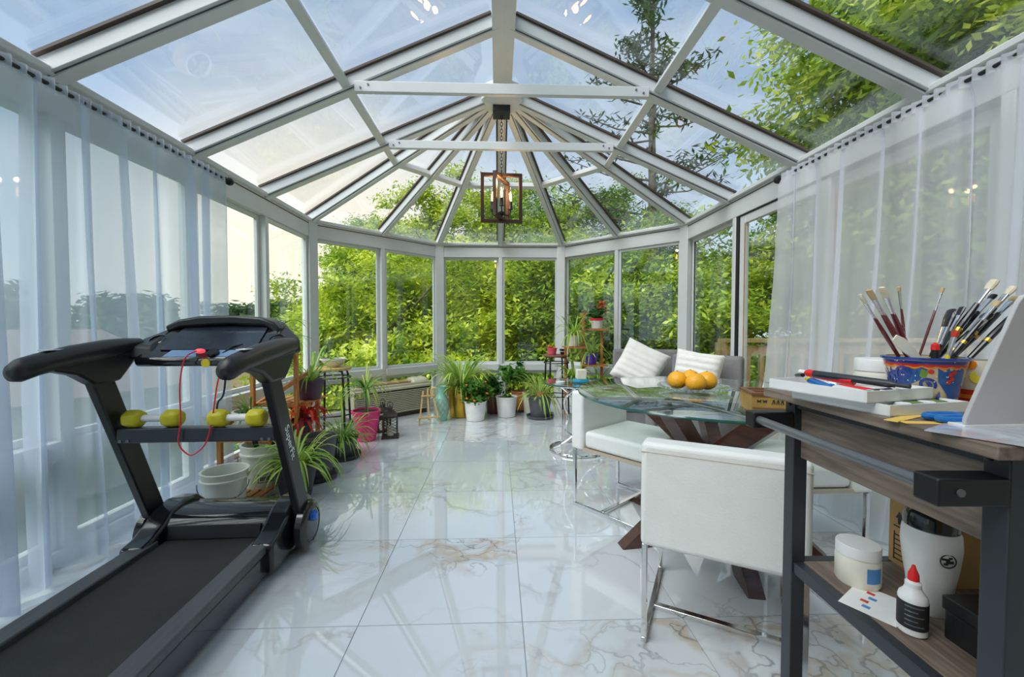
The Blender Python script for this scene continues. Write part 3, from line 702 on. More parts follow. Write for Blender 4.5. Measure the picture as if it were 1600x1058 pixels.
cb = B(-.318, .318, .455, .505, .60, .662).build('crossbar', M['darkblue'], tm, bevel=.005)
for s in (-1, 1):
    for k in range(2): MB().lathe([(.007, 0), (.007, .004)], 8).build('bolt', M['steelrod'], cb, (s * (.30 - .03 * k), .455, .59 + .02)).rotation_euler = (R(90), 0, 0)
def smooth_path(P, n=6):
    out = []
    for i in range(len(P) - 1):
        p0, p1, p2, p3 = [Vector(P[max(0, min(len(P) - 1, i + d))]) for d in (-1, 0, 1, 2)]
        for k in range(n):
            t = k / n; out.append(.5 * ((2 * p1) + (p2 - p0) * t + (2 * p0 - 5 * p1 + 4 * p2 - p3) * t * t + (3 * p1 - p0 - 3 * p2 + p3) * t ** 3))
    return out + [Vector(P[-1])]
MB().tube(smooth_path([(-.02, .505, .985), (-.045, .47, .955), (-.052, .447, .85), (-.05, .443, .70), (-.058, .440, .605), (-.03, .44, .56), (0, .44, .553), (.05, .44, .60), (.075, .445, .70), (.09, .46, .85), (.10, .49, .94)]), .0028, 6).build('safety_cord', M['red'], tm)
MB().tube(smooth_path([(.105, .50, .94), (.09, .50, .80), (.065, .50, .76), (.06, .50, .70), (.08, .50, .67)]), .004, 6).build('cable', M['darkblue'], tm)
fc = bpy.data.curves.new('brand_lettering', 'FONT'); fc.body = 'SuperFit'; fc.size = .052; fc.extrude = .0006; fc.align_x = 'LEFT'; fc.align_y = 'CENTER'
ft_ = bpy.data.objects.new('lettering_source', fc); COL.objects.link(ft_); bpy.context.view_layer.update()
fm_ = bpy.data.meshes.new_from_object(ft_.evaluated_get(bpy.context.evaluated_depsgraph_get())); bpy.data.objects.remove(ft_); fm_.materials.clear(); fm_.materials.append(M['letter'])
fo = put('lettering', fm_, tm)
dv = Vector((0, .70 - .405, .12 - .885)).normalized()      # downwards along the upright
Xa, Za = dv, Vector((1, 0, 0)); Ya = Za.cross(Xa)
tt = .30; pp = Vector((.3535, .405 + (.70 - .405) * tt, .885 + (.12 - .885) * tt))
fo.matrix_local = Matrix(((Xa.x, Ya.x, Za.x, pp.x), (Xa.y, Ya.y, Za.y, pp.y), (Xa.z, Ya.z, Za.z, pp.z), (0, 0, 0, 1)))
def dumbbell(label, x):
    o = thing('dumbbell', label, 'dumbbell', (x, 1.3 + .48 - .005, .664), R(1.8), 'yellow dumbbells on the treadmill crossbar')
    for s in (-1, 1):
        h = MB().lathe([(.030, -.036), (.040, -.024), (.040, .022), (.030, .036)], 6).build('weight_head', M['yellow'], o, (s * .078, 0, .0348)); h.rotation_euler = (0, R(90), 0); 
        h.rotation_euler = (R(90), R(30), R(90))
        h.modifiers.new('b', 'BEVEL').width = .005
    MB().cyl((-.05, 0, .036), (.05, 0, .036), .015, 12).build('grip', M['letter'], o)
dumbbell('yellow dumbbell on the treadmill crossbar nearest the curtain', -1.462); dumbbell('yellow dumbbell on the treadmill crossbar against the lettered upright', -1.112)

# ------------------------------------------------------------------ plants
def blade_mesh(mt, Lb, wd, rise, droop, seg=7, twist=.15):
    vv = []; ff = []; us = []
    for k in range(seg + 1):
        t = k / seg; y = Lb * (t * .95 - .1 * t * t); z = Lb * (rise * t - droop * t * t)
        hw = wd * (.55 + .9 * t) * (1 - t ** 3) + .0006; x0 = twist * Lb * .12 * t * t
        for q in (-1, 0, 1): vv.append((x0 + q * hw, y, z + abs(q) * hw * .35)); us.append((.5 + q * .5, t))
    for k in range(seg):
        for q in (0, 1): a = 3 * k + q; ff.append((a, a + 1, a + 4, a + 3))
    me = MB().add(vv, ff).mesh('leaf', mt); uv = me.uv_layers.new(name='UVMap')
    for lp in me.loops: uv.data[lp.index].uv = us[lp.vertex_index]
    return me
SH = [(.30, .35), (.75, 1.15), (1.05, 1.35), (1.35, 1.15), (1.7, 1.0), (.9, 1.6), (1.25, .75)]
BL = {k: [blade_mesh(M[k], 1.0, .030, a, b, twist=random.uniform(-1, 1)) for a, b in SH] for k in ('green1', 'green2', 'green3', 'green4', 'redleaf', 'maroonleaf')}
BLW = {k: [blade_mesh(M[k], 1.0, .075, a, b, twist=random.uniform(-1, 1)) for a, b in SH] for k in ('green4', 'green2', 'redleaf', 'maroonleaf')}
def tuft(o, z, n, Lm, keys, seed, at=(0, 0), lo=0, hi=7, wide=False, spread=.03, lb=.55):
    rnd = random.Random(seed)
    for k in range(n):
        me = (BLW if wide else BL)[rnd.choice(keys)][rnd.randrange(lo, hi)]; a = rnd.uniform(0, 6.283); s = Lm * rnd.uniform(lb, 1.08)
        r = rnd.uniform(0, spread)
        f = put('leaf', me, o, (at[0] - math.sin(a) * r, at[1] + math.cos(a) * r, z), a); f.scale = (max(s, .2), s, s)
def pot_prof(r0, r1, h, rim=.008, th=.008, depth=.03):
    return [(r0 * .9, 0), (r0, .004), (r1, h - rim * 2), (r1 + rim, h - rim * 2 + .001), (r1 + rim, h), (r1 - th, h), (r1 - th - .004, h - depth)]
def potted(name, label, x, y, z, r0, r1, h, potm, rim=.006, saucer=None, soil=True, rz=0, group='potted plants', depth=.025, n=28):
    o = thing(name, label, 'potted plant', (x, y, z), rz, group)
    base = .0
    if saucer:
        MB().lathe([(r0 * 1.05, 0), (r0 * 1.45, .006), (r0 * 1.55, .032), (r0 * 1.48, .033), (r0 * 1.36, .012), (.01, .011)], n, cap1=False).build('saucer', saucer, o); base = .012
    MB().lathe(pot_prof(r0, r1, h, rim, .007, depth), n, (0, 0, base), cap1=False).build('pot', potm, o)
    if soil: MB().lathe([(r1 - .008, -.004), (r1 - .010, 0), (r1 * .4, .006)], n, (0, 0, base + h - depth * .75)).build('soil', M['soil'], o)
    return o, base + h - depth * .6
def bushy(o, mt, c, r, n, lf, seed, name='foliage', clusters=14):
    return put(name, crown_mesh(name, mt, n, r[0], r[1], r[2], lf, clusters, min(r) * .28, seed), o, c)

# left side, along the curtain
o, z = potted('potted_spider_plant', 'spider plant in a black pot on the floor by the treadmill upright', -1.285, 2.62, 0, .085, .125, .225, M['potblack'])
tuft(o, z, 105, .33, ['green1', 'green2', 'green3'], 21, spread=.05)
o = thing('plant_pot', 'large empty black nursery pot with soil on a saucer', 'plant pot', (-1.30, 2.95, 0), 0, 'potted plants')
MB().lathe([(.10, 0), (.135, .008), (.145, .035), (.138, .036), (.12, .014), (.01, .012)], 28, cap1=False).build('saucer', M['potblack'], o)
MB().lathe(pot_prof(.10, .135, .29, .006, .007, .05), 28, (0, 0, .013), cap1=False).build('pot', M['potgrey'], o)
MB().lathe([(.126, 0), (.12, .004), (.05, .012)], 24, (0, 0, .262)).build('soil', M['soil'], o)
o, z = potted('potted_spider_plant', 'spider plant in a low dark pot with saucer beside the pink pot', -1.30, 3.42, 0, .10, .125, .155, M['potgrey'], saucer=M['potblack'])
tuft(o, z, 105, .31, ['green1', 'green2', 'green1'], 22, spread=.06)
o, z = potted('potted_dracaena', 'spiky dracaena in a hot pink pot', -1.26, 3.93, 0, .085, .128, .29, M['potpink'], rim=.008)
MB().tube([(0, 0, z), (.01, 0, z + .12), (-.02, .01, z + .22)], .012, 7).build('stem', M['bark'], o)
tuft(o, z + .20, 60, .33, ['green3', 'green1', 'green4'], 23, lo=1, spread=.015); tuft(o, z + .12, 26, .28, ['green3', 'green1'], 24, at=(-.06, .0), lo=0, hi=4)
# honey wooden tiered plant stand against the left wall
st = thing('plant_stand', 'honey wooden tiered plant stand behind the treadmill', 'plant stand', (-1.68, 3.05, 0))
for x in (-.15, .17):
    for y in (-.32, .05, .40): B(x - .014, x + .014, y - .014, y + .014, 0, {-.32: .42, .05: .90, .40: .56}[y]).build('post', M['honey'], st, bevel=.002)
def shelf(x0, x1, y0, y1, z, n):
    sh = B(x0, x1, y0 - .01, y0 + .01, z - .03, z - .008).build('shelf_frame', M['honey'], st); 
    for k in range(n):
        x = x0 + (x1 - x0) * (k + .1) / n; B(x, x + (x1 - x0) / n * .75, y0, y1, z - .008, z).build('slat', M['honey'], sh, smooth=False)
for a in ((-.16, .18, -.33, .06, .36, 5), (-.16, .18, -.14, .14, .88, 5), (-.16, .26, .08, .42, .51, 6), (-.16, .24, -.33, .42, .06, 5), (-.10, .26, .04, .32, .24, 5)): shelf(*a)
MB().beam((.17, -.33, .60), (.17, .30, .72), .02, .03).build('cross_rail', M['honey'], st); MB().beam((-.15, -.32, .40), (-.15, .40, .54), .02, .03).build('cross_rail', M['honey'], st)
for k in range(4): B(.02 + .06 * k, .06 + .06 * k, -.56, -.34, .05, .062).build('foot_slat', M['honey'], st, smooth=False)
B(.0, .27, -.56, -.53, .0, .05).build('foot_rail', M['honey'], st, smooth=False)
o, z = potted('potted_spider_plant', 'spider plant in a plum pot on the right tier of the wooden stand', -1.50, 3.30, .511, .075, .105, .155, M['potplum'])
tuft(o, z, 34, .36, ['green2', 'green1'], 25, lo=2, spread=.04)
o, z = potted('potted_bromeliad', 'red bromeliad in a plum pot on the low tier', -1.53, 3.20, .241, .065, .085, .13, M['potplum'], saucer=None)
tuft(o, z, 18, .25, ['maroonleaf', 'redleaf'], 26, wide=True, lo=1); tuft(o, z + .06, 16, .27, ['redleaf'], 27, at=(.06, -.02), wide=True, lo=1)
o, z = potted('potted_spider_plant', 'small bushy green plant in a white pot behind the dumbbells', -1.70, 2.86, .361, .085, .11, .15, M['potwhite'])
tuft(o, z, 46, .17, ['green4', 'green2'], 28, spread=.06)
o, z = potted('potted_spider_plant', 'spider plant on the top tier showing over the treadmill console', -1.68, 3.05, .881, .075, .10, .14, M['potwhite'])
tuft(o, z, 62, .34, ['green2', 'green1', 'green4'], 29, spread=.05, lo=0, hi=4)
# pails
def pail(label, x, y, r0, r1, h, fill, seed):
    o = thing('plastic_pail', label, 'bucket', (x, y, 0), 0, 'off-white pails behind the treadmill')
    MB().lathe([(r0 * .95, 0), (r0, .006), (r1 * .975, h * .80), (r1 + .008, h * .81), (r1 + .008, h * .84), (r1, h * .86), (r1 + .004, h - .012), (r1 + .008, h), (r1 - .006, h), (r1 - .012, h * .75)], 30, cap1=False).build('pail_body', M['bucket'], o)
    MB().lathe([(r1 - .014, h * fill - .01), (r1 * .6, h * fill + .006), (.01, h * fill)], 24, cap1=False).build('contents', M['bucketgrey'], o)
    hp = [(math.cos(a) * (r1 + .012), -.03 - .05 * math.sin(a), h * .83 - .02 - .10 * math.sin(a)) for a in np.linspace(0, math.pi, 14)]
    MB().tube(hp, .003, 6).build('bail_handle', M['steelrod'], o).rotation_euler = (0, 0, R(20))
    lb = MB()   # printed frame on the side
    a0, a1, zl, zh = R(-75), R(-28), h * .30, h * .46
    rr = lambda z: r0 + (r1 - r0) * z / h + .0015
    def strip(b0, b1, z0, z1):
        n = 8; vv = []
        for k in range(n + 1):
            b = b0 + (b1 - b0) * k / n
            for z in (z0, z1): vv.append((math.cos(b) * rr(z), math.sin(b) * rr(z), z))
        lb.add(vv, [(2 * k, 2 * k + 2, 2 * k + 3, 2 * k + 1) for k in range(n)])
    t = .004
    strip(a0, a1, zl, zl + t); strip(a0, a1, zh - t, zh); strip(a0, a0 + .03, zl, zh); strip(a1 - .03, a1, zl, zh)
    for k in range(7): strip(a0 + .12 + k * .08, a0 + .17 + k * .08, zl + .012, zh - .012 - .003 * (k % 2))
    lb.build('printed_label', M['ink'], o, smooth=False); return o
pail('off-white pail, the nearer one, behind the treadmill hood', -1.585, 2.40, .095, .115, .26, .78, 1)
pl = pail('off-white pail, the taller one, holding black sticks', -1.54, 2.70, .10, .12, .33, .7, 2)
for k, (x, y) in enumerate(((-.03, .0), (.06, .03))): MB().beam((x * .3, y, .2), (x * 1.6 - .03 + .04 * k, y, .43), .028, .012, (0, 1, 0)).build('black_stick', M['black'], pl)
# stool with bowl planter in the left corner
def stool(label, x, y, h, r, seat):
    o = thing('round_stool', label, 'stool', (x, y, 0))
    MB().lathe([(r * .94, h - .028), (r, h - .02), (r, h - .006), (r * .96, h)], 28).build('seat', seat, o)
    for k in range(4):
        a = R(45 + 90 * k + 8); c, s = math.cos(a), math.sin(a)
        MB().tube([(c * r * .55, s * r * .55, h - .035), (c * r * .86, s * r * .86, h - .04), (c * r * .93, s * r * .93, h - .08), (c * r * 1.08, s * r * 1.08, 0.004)], .011, 8).build('leg', M['black'], o)
    for z, q in ((h - .10, .96), (.22, 1.05)):
        MB().tube([(math.cos(a) * r * q, math.sin(a) * r * q, z) for a in np.linspace(0, 2 * math.pi, 28)[:-1]], .007, 6, True).build('ring', M['black'], o)
    return o
stool('black metal stool with tan seat under a white bowl planter', -1.64, 4.12, .685, .17, M['pine'])
o, z = potted('bowl_planter', 'low grass plant in a white bowl on the corner stool', -1.64, 4.12, .686, .06, .12, .085, M['potwhite'], depth=.02)
tuft(o, z, 26, .12, ['green2', 'green3'], 31, spread=.07)
# through-wall air conditioner on the bay wall
ac = thing('air_conditioner', 'beige louvred air conditioner under the bay window', 'air conditioner', (CX - W + .70 * .34, YD + .70 * .34, 0), R(45))
ac.location = (CX - W + .1345 + .10, YD + .36 - .125 , 0)
LA = 1.02; DPT = .26
B(0, LA, -DPT + .02, -.03, .05, .40).build('body', M['beigeplastic'], ac, bevel=.012)
B(.03, LA - .05, -DPT + .035, -.06, .0, .05).build('base', M['darkslot'], ac, smooth=False)
for k in range(12): B(.015, LA - .015, -DPT, -DPT + .022, .066 + k * .0215, .066 + k * .0215 + .0115).build('louver', M['beigeplastic'], ac, bevel=.002)
B(.01, LA - .01, -DPT + .018, -DPT + .024, .06, .33).build('louver_backing', M['darkslot'], ac, smooth=False)
B(-.004, LA + .004, -DPT - .004, -DPT + .05, .335, .365).build('front_lip', M['beigeplastic'], ac, bevel=.008)
MB().hexa([(.06, -DPT + .03, .385), (.74, -DPT + .03, .385), (.74, -.07, .403), (.06, -.07, .403), (.06, -DPT + .03, .402), (.74, -DPT + .03, .402), (.74, -.07, .412), (.06, -.07, .412)]).build('outlet_recess', M['darkslot'], ac, smooth=False)
for k in range(8): B(.06, .74, -DPT + .04 + k * .0185, -DPT + .048 + k * .0185, .400, .422).build('vane', M['pine'], ac, smooth=False)
for k in range(5): B(.08 + k * .16, .09 + k * .16, -DPT + .03, -.07, .41, .425).build('vane_rib', M['beigeplastic'], ac, smooth=False)
MB().prism([(.78, -DPT + .01, .34), (.78, -DPT + .03, .41), (.78, -DPT + .09, .445), (.78, -.06, .445), (.78, -.04, .34)], (.22, 0, 0)).build('control_cover', M['beigeplastic'], ac, bevel=.02)
# lanterns
def lantern(label, x, y, s, rz):
    o = thing('candle_lantern', label, 'lantern', (x, y, 0), rz, 'bronze candle lanterns'); w2 = .062 * s; h = .20 * s
    B(-w2 * 1.25, w2 * 1.25, -w2 * 1.25, w2 * 1.25, 0, .016 * s).build('base', M['lanternmetal'], o, bevel=.002)
    for a in (-1, 1):
        for b in (-1, 1): B(a * w2 - .006, a * w2 + .006, b * w2 - .006, b * w2 + .006, .016 * s, h).build('corner_post', M['lanternmetal'], o, smooth=False)
    m = MB(); q = w2
    for sx, sy in ((0, -1), (1, 0), (0, 1), (-1, 0)):
        for t in (-.5, 0, .5, 1.0, 1.5):
            for dd in (1, -1):
                a = Vector((0, 0, .02 * s)); pts = []
                for u in (-1, 1):
                    zz = .03 * s + (h - .05 * s) * (.25 + .35 * t + dd * .25 * u)
                    if .016 * s < zz < h: pts.append((sy * u * q + sx * q, -sx * u * q + sy * q, zz))
                if len(pts) == 2: m.cyl(pts[0], pts[1], .0018, 4)
    m.build('lattice', M['lanternmetal'], o)
    MB().lathe([(w2 * 1.5, h), (w2 * 1.5, h + .008), (w2 * .75, h + .05 * s), (w2 * .5, h + .055 * s), (w2 * .5, h + .075 * s), (w2 * .62, h + .078 * s), (.004, h + .10 * s)], 4, cap1=False).build('roof', M['lanternmetal'], o).rotation_euler = (0, 0, R(45))
    MB().tube([(math.cos(a) * .026 * s, 0, h + .105 * s + .026 * s * math.sin(a)) for a in np.linspace(0, 2 * math.pi, 16)[:-1]], .003, 5, True).build('ring_handle', M['lanternmetal'], o)
    MB().lathe([(.03 * s, .017 * s), (.03 * s, .10 * s), (.024 * s, .104 * s)], 16).build('candle', M['candle'], o)
lantern('bronze lattice lantern with a candle, in front of its twin', -1.06, 4.03, 1.05, R(12)); lantern('bronze lantern half hidden behind its twin', -1.20, 4.27, 1.0, R(30))
# small easel
ez = thing('small_easel', 'small pine tabletop easel leaning by the green vase', 'easel', (-.78, 4.58, 0), R(18))
for x0, x1 in ((-.11, -.05), (.12, .045)): MB().beam((x0, -.05, .003), (x1, .05, .36), .016, .012, (0, -1, .2)).build('leg', M['pine'], ez)
MB().beam((.03, .16, .003), (.0, .06, .34), .016, .012, (0, 1, .2)).build('rear_leg', M['pine'], ez); MB().beam((0, -.03, .06), (0, .055, .39), .016, .012, (0, -1, .2)).build('mast', M['pine'], ez)
for zz, hw, yy in ((.07, .12, -.045), (.30, .075, .025)): B(-hw, hw, yy - .02, yy, zz, zz + .016).build('crosspiece', M['pine'], ez, smooth=False)
# green vase
vz = thing('handled_vase', 'celadon green vase with handle and coral lattice', 'vase', (-.655, 4.73, 0))
MB().lathe([(.052, 0), (.058, .006), (.078, .08), (.092, .16), (.09, .215), (.07, .265), (.048, .30), (.044, .34), (.058, .388), (.064, .398), (.056, .398), (.038, .34), (.03, .28)], 28, cap1=False).build('body', M['celadon'], vz)
MB().tube(smooth_path([(-.048, 0, .37), (-.10, 0, .375), (-.115, 0, .32), (-.09, 0, .265), (-.07, 0, .245)]), .012, 8).build('handle', M['pine'], vz)
lt_ = MB(); pf = [(.0785, .08), (.0925, .16), (.0905, .215), (.0705, .265)]
for k in range(10):
    for s in (-1, 1):
        pts = []
        for t in np.linspace(0, 1, 16):
            z = .07 + .195 * t; r = np.interp(z, [0, .08, .16, .215, .265], [.058, .0785, .0925, .0905, .0705]) + .0008; a = k * .6283 + s * t * 1.5
            pts.append((r * math.cos(a), r * math.sin(a), z))
        lt_.tube(pts, .0016, 4)
tag(lt_.build('painted_lattice', M['potterra'], vz), kind='stuff')
# brass pot with the big spider plant
o, z = potted('potted_spider_plant', 'huge arching spider plant in a hammered brass pot', -.455, 4.96, 0, .13, .155, .37, M['gold'], rim=.01)
tuft(o, z, 150, .50, ['green3', 'green1', 'green3', 'green2'], 33, spread=.10, lb=.45, lo=3, hi=5); tuft(o, z, 60, .42, ['green3', 'green1'], 34, spread=.10, lo=0, hi=2)
o, z = potted('flowering_plant', 'orange-flowered leafy plant in a white pot by the brass pot', -.262, 4.74, 0, .105, .128, .225, M['potwhite'])
bushy(o, M['fol_mid'], (0.01, 0, z + .13), (.15, .14, .15), 900, .03, 41)
rnd = random.Random(5)
fm = MB().ball((0, 0, 0), .016, 8, (1, 1, .6)).mesh('blossom', M['flower_or'])
for k in range(26): a = rnd.uniform(0, 6.28); r = rnd.uniform(.04, .16); put('blossom', fm, o, (math.cos(a) * r, math.sin(a) * r - .02, z + .10 + rnd.uniform(-.06, .16)))
o, z = potted('potted_zz_plant', 'dark upright plant in an oxblood glazed pot', -.06, 5.12, 0, .085, .10, .26, M['potbrown'])
tuft(o, z, 26, .34, ['green4'], 42, lo=3, hi=7); bushy(o, M['fol_dark'], (0, 0, z + .12), (.12, .12, .14), 500, .035, 43)
o, z = potted('potted_seedling', 'small seedling in a white ceramic pot', .105, 4.92, 0, .105, .128, .245, M['potwhite'])
bushy(o, M['fol_mid'], (0, -.02, z + .015), (.06, .06, .02), 60, .03, 44, clusters=5)
o, z = potted('potted_sapling', 'thin sapling in a terracotta pot with dark saucer', .27, 5.22, 0, .075, .098, .25, M['potterra'], saucer=M['potblack'])
MB().tube([(0, 0, z), (-.03, 0, z + .16), (-.08, 0, z + .30)], .007, 6).build('stem', M['bark'], o); MB().tube([(-.02, 0, z + .12), (.04, .01, z + .26)], .005, 6).build('stem', M['bark'], o)
bushy(o, M['fol_mid'], (-.05, 0, z + .26), (.17, .14, .12), 420, .045, 45)
o, z = potted('potted_cream_planter', 'cream pot tucked behind the charcoal pot', .42, 5.12, 0, .09, .105, .26, M['bucket']); tuft(o, z, 34, .34, ['green3', 'green2'], 46)
o, z = potted('potted_spider_plant', 'yellow-green spider plant in a charcoal pot by the side table', .50, 4.83, 0, .105, .14, .26, M['potgrey'], rim=.012, saucer=M['potgrey'])
tuft(o, z, 90, .33, ['green3', 'green1'], 47, spread=.06); MB().lathe([(.045, 0), (.055, .05), (.05, .052)], 16, (.01, -.05, z)).build('inner_pot', M['potterra'], o)
# right corner
stool('black metal stool carrying a rose pot and a black pot', .74, 5.12, .735, .165, M['boxbrown'])
o, z = potted('potted_cactus', 'tiny plant in a rose pink pot on the black stool', .68, 5.09, .736, .05, .06, .085, M['pinkpot2'], depth=.02); bushy(o, M['flower_or'], (0, 0, z + .025), (.05, .05, .02), 60, .02, 51, clusters=6)
o = thing('small_cup', 'small black cup with a pale band on the stool', 'cup', (.82, 5.10, .736)); MB().lathe([(.03, 0), (.045, .07), (.04, .07), (.03, .02)], 18, cap1=False).build('body', M['black'], o); MB().lathe([(.0385, .035), (.0418, .045)], 18, cap0=False, cap1=False).build('band', M['letter'], o)
ws = thing('plant_stand', 'honey wooden ladder plant stand in the bay corner', 'plant stand', (1.06, 4.98, 0))
for x, y, h in ((-.01, 0, 1.26), (.22, .0, 1.06), (.02, .20, .86), (-.22, .05, .84)): B(x - .014, x + .014, y - .014, y + .014, 0, h).build('post', M['honey'], ws, bevel=.002)
MB().beam((-.01, 0, 1.24), (.08, 0, 1.24), .03, .02).build('cross_rail', M['honey'], ws)
for x0, x1, z in ((.03, .28, 1.06), (-.26, .02, .845), (-.02, .27, .625), (-.24, .26, .30)):
    sh = B(x0, x1, -.115, -.10, z - .02, z).build('shelf_frame', M['honey'], ws, smooth=False)
    for k in range(4): B(x0, x1, -.10 + k * .055, -.055 + k * .055, z - .012, z).build('slat', M['honey'], sh, smooth=False)
o, z = potted('potted_begonia', 'rust-leaved begonia in a white pot with red rim, topmost on the ladder stand', 1.215, 4.97, 1.061, .062, .075, .125, M['potwhite'])
MB().lathe([(.0762, .100), (.0835, .106), (.0835, .128), (.074, .129)], 24, cap0=False, cap1=False).build('red_rim', M['redcap'], o)
bushy(o, M['fol_dark'], (0, 0, z + .07), (.10, .09, .07), 420, .028, 52); bushy(o, M['flower_red'], (.04, 0, z + .15), (.09, .06, .08), 130, .022, 53)
o, z = potted('potted_spider_plant', 'spider plant in a white pot on the middle ladder tier', .93, 4.97, .846, .062, .078, .135, M['potwhite']); tuft(o, z, 46, .36, ['green2', 'green3'], 54, lo=1)
o, z = potted('potted_spider_plant', 'spider plant in a violet glazed pot', 1.145, 4.95, .626, .058, .085, .135, M['potpurple']); tuft(o, z, 46, .33, ['green2', 'green1', 'green3'], 55)
o, z = potted('potted_spider_plant', 'leafy plant in a grey pot on the lowest ladder tier', .94, 4.96, .301, .07, .085, .17, M['potgrey']); tuft(o, z, 32, .30, ['green2'], 56, wide=True, lo=2)
o, z = potted('potted_spider_plant', 'grassy plant on the lowest tier behind the armchair', 1.22, 4.93, .301, .07, .085, .12, M['potblack']); tuft(o, z, 46, .32, ['green2', 'green4'], 57)

# ------------------------------------------------------------------ side table with chrome spiral base
sd = thing('side_table', 'round glass side table on chrome spiral hoops', 'side table', (.70, 3.55, 0))
MB().lathe([(.298, .592), (.30, .594), (.30, .602), (.298, .604)], 48).build('glass_top', M['tableglass'], sd)
MB().lathe([(.3002, .593), (.3014, .598), (.3002, .603)], 48, cap0=False, cap1=False).build('rim', M['glassrim'], sd)
for k in range(3):
    a0 = R(120 * k + 200); pts = []
    for t in np.linspace(0, 1, 34):
        a = a0 + t * R(175); r = .20 + .06 * math.sin(math.pi * t) - .14 * math.sin(math.pi * t) ** 6 * 0; z = .045 + .535 * t ** 1.15
        r = .235 - .15 * math.sin(math.pi * t) ** 1.6
        pts.append((math.cos(a) * r, math.sin(a) * r, z))
    MB().tube(pts, .011, 8).build('hoop', M['chrome'], sd)
for z, r in ((.014, .235), (.585, .225)): MB().tube([(math.cos(a) * r, math.sin(a) * r, z) for a in np.linspace(0, 2 * math.pi, 40)[:-1]], .010, 8, True).build('ring', M['chrome'], sd)
for k in range(6): MB().lathe([(.009, 0), (.009, .012)], 8).build('foot', M['black'], sd, (math.cos(k * 1.047) * .235, math.sin(k * 1.047) * .235, 0))
o = thing('pillar_candle', 'square cream candle on an aqua glass dish', 'candle', (.72, 3.50, .604)); MB().lathe([(.06, 0), (.075, .012), (.07, .03), (.055, .031)], 20).build('dish', M['aqua'], o); B(-.042, .042, -.042, .042, .031, .115).build('candle', M['candle'], o, bevel=.006)
o = thing('tealight', 'small white tealight on the glass side table', 'candle', (.53, 3.42, .604)); MB().lathe([(.036, 0), (.04, .006), (.04, .022), (.034, .024)], 18).build('cup', M['potwhite'], o); MB().lathe([(.03, .018), (.01, .0245)], 14).build('wax', M['candle'], o)

# ------------------------------------------------------------------ grey armchairs and cushions
def armchair(label, x, y, rz, wd=.72):
    o = thing('armchair', label, 'armchair', (x, y, 0), rz); h = wd / 2
    B(-h + .09, h - .09, .02, .60, .28, .44).build('seat_cushion', M['greyvelvet'], o, bevel=.04, seg=4)
    MB().hexa([(-h, -.06, .16), (h, -.06, .16), (h, .06, .16), (-h, .06, .16), (-h, -.10, .845), (h, -.10, .845), (h, .015, .845), (-h, .015, .845)]).build('backrest', M['greyvelvet'], o, bevel=.03, seg=4)
    for s in (-1, 1): B(min(s * h, s * (h - .09)), max(s * h, s * (h - .09)), .03, .60, .16, .57).build('armrest', M['greyvelvet'], o, bevel=.03, seg=4)
    B(-h + .05, h - .05, .0, .58, .16, .28).build('seat_frame', M['greyvelvet'], o, bevel=.01)
    for sx in (-1, 1):
        for sy in (.02, .54): MB().cyl((sx * (h - .07), sy, .0), (sx * (h - .08), sy, .17), .014, 10, .022).build('leg', M['walnut'], o)
def cushion(label, x, y, z, rz, tilt, roll, s=.40):
    """ribbed square cushion standing on its edge, leaning back"""
    n = 30; vv = []; ff = []
    for side in (1, -1):
        for i in range(n + 1):
            for j in range(n + 1):
                u, v = i / n * 2 - 1, j / n * 2 - 1
                th = .085 * (max(0, (1 - u ** 4) * (1 - v ** 4))) ** .5
                rib = .013 * abs(math.sin((v + 1) * math.pi * 3.5)) * (1 - u ** 8) if th > .01 else 0
                pin = 1 - .05 * (u * u * (1 - v * v) + v * v * (1 - u * u)) * 0
                k = 1 - .06 * (1 - abs(v)) * abs(u) ** 3; k2 = 1 - .06 * (1 - abs(u)) * abs(v) ** 3
                vv.append((u * s / 2 * k, side * (th + rib), v * s / 2 * k2))
    m1 = (n + 1) ** 2
    for i in range(n):
        for j in range(n):
            a = i * (n + 1) + j; ff.append((a, a + n + 1, a + n + 2, a + 1)); ff.append((m1 + a, m1 + a + 1, m1 + a + n + 2, m1 + a + n + 1))
    o = MB().add(vv, ff).build('throw_cushion', M['pillow'], None, (x, y, z), 0, sharp=180)
    tag(o, label, 'cushion', 'ribbed white cushions'); o.rotation_euler = (Matrix.Rotation(rz, 4, 'Z') @ Matrix.Rotation(tilt, 4, 'X') @ Matrix.Rotation(roll, 4, 'Y')).to_euler()
armchair('grey velvet armchair in the bay corner, its cushion tipped sideways', 1.60, 4.27, R(162), .74)
armchair('grey velvet armchair in front of the sliding door', 1.765, 3.40, R(137), .56)
cushion('ribbed white cushion tipped on its corner in the bay-corner armchair', 1.42, 4.02, .70, R(162), R(20), R(-27), .44)
cushion('ribbed white cushion upright in the armchair by the sliding door', 1.60, 3.22, .71, R(146), R(14), R(-8), .36)

# ------------------------------------------------------------------ dining set
tb = thing('dining_table', 'round glass dining table on crossed dark wood planks', 'table', (1.10, 2.06, 0))
MB().lathe([(.672, .738), (.676, .740), (.676, .748), (.672, .750)], 72).build('glass_top', M['tableglass'], tb)
MB().lathe([(.6762, .7385), (.6785, .744), (.6762, .7495)], 72, cap0=False, cap1=False).build('rim', M['glassrim'], tb)
for k in range(5):
    a = R(187 + 72 * k); d = Vector((math.cos(a), math.sin(a), 0)); t = Vector((-d.y, d.x, 0))
    p0 = d * .43 + t * .03; p1 = -d * .40 + t * .05
    ww = .10; th = .035
    q = d * ww * .75
    MB().hexa([p0 - q - t * th, p0 + q - t * th, p0 + q + t * th, p0 - q + t * th] + [v + Vector((0, 0, .737)) for v in (p1 - q - t * th, p1 + q - t * th, p1 + q + t * th, p1 - q + t * th)]).build('plank_leg', M['walnut'], tb, bevel=.004)
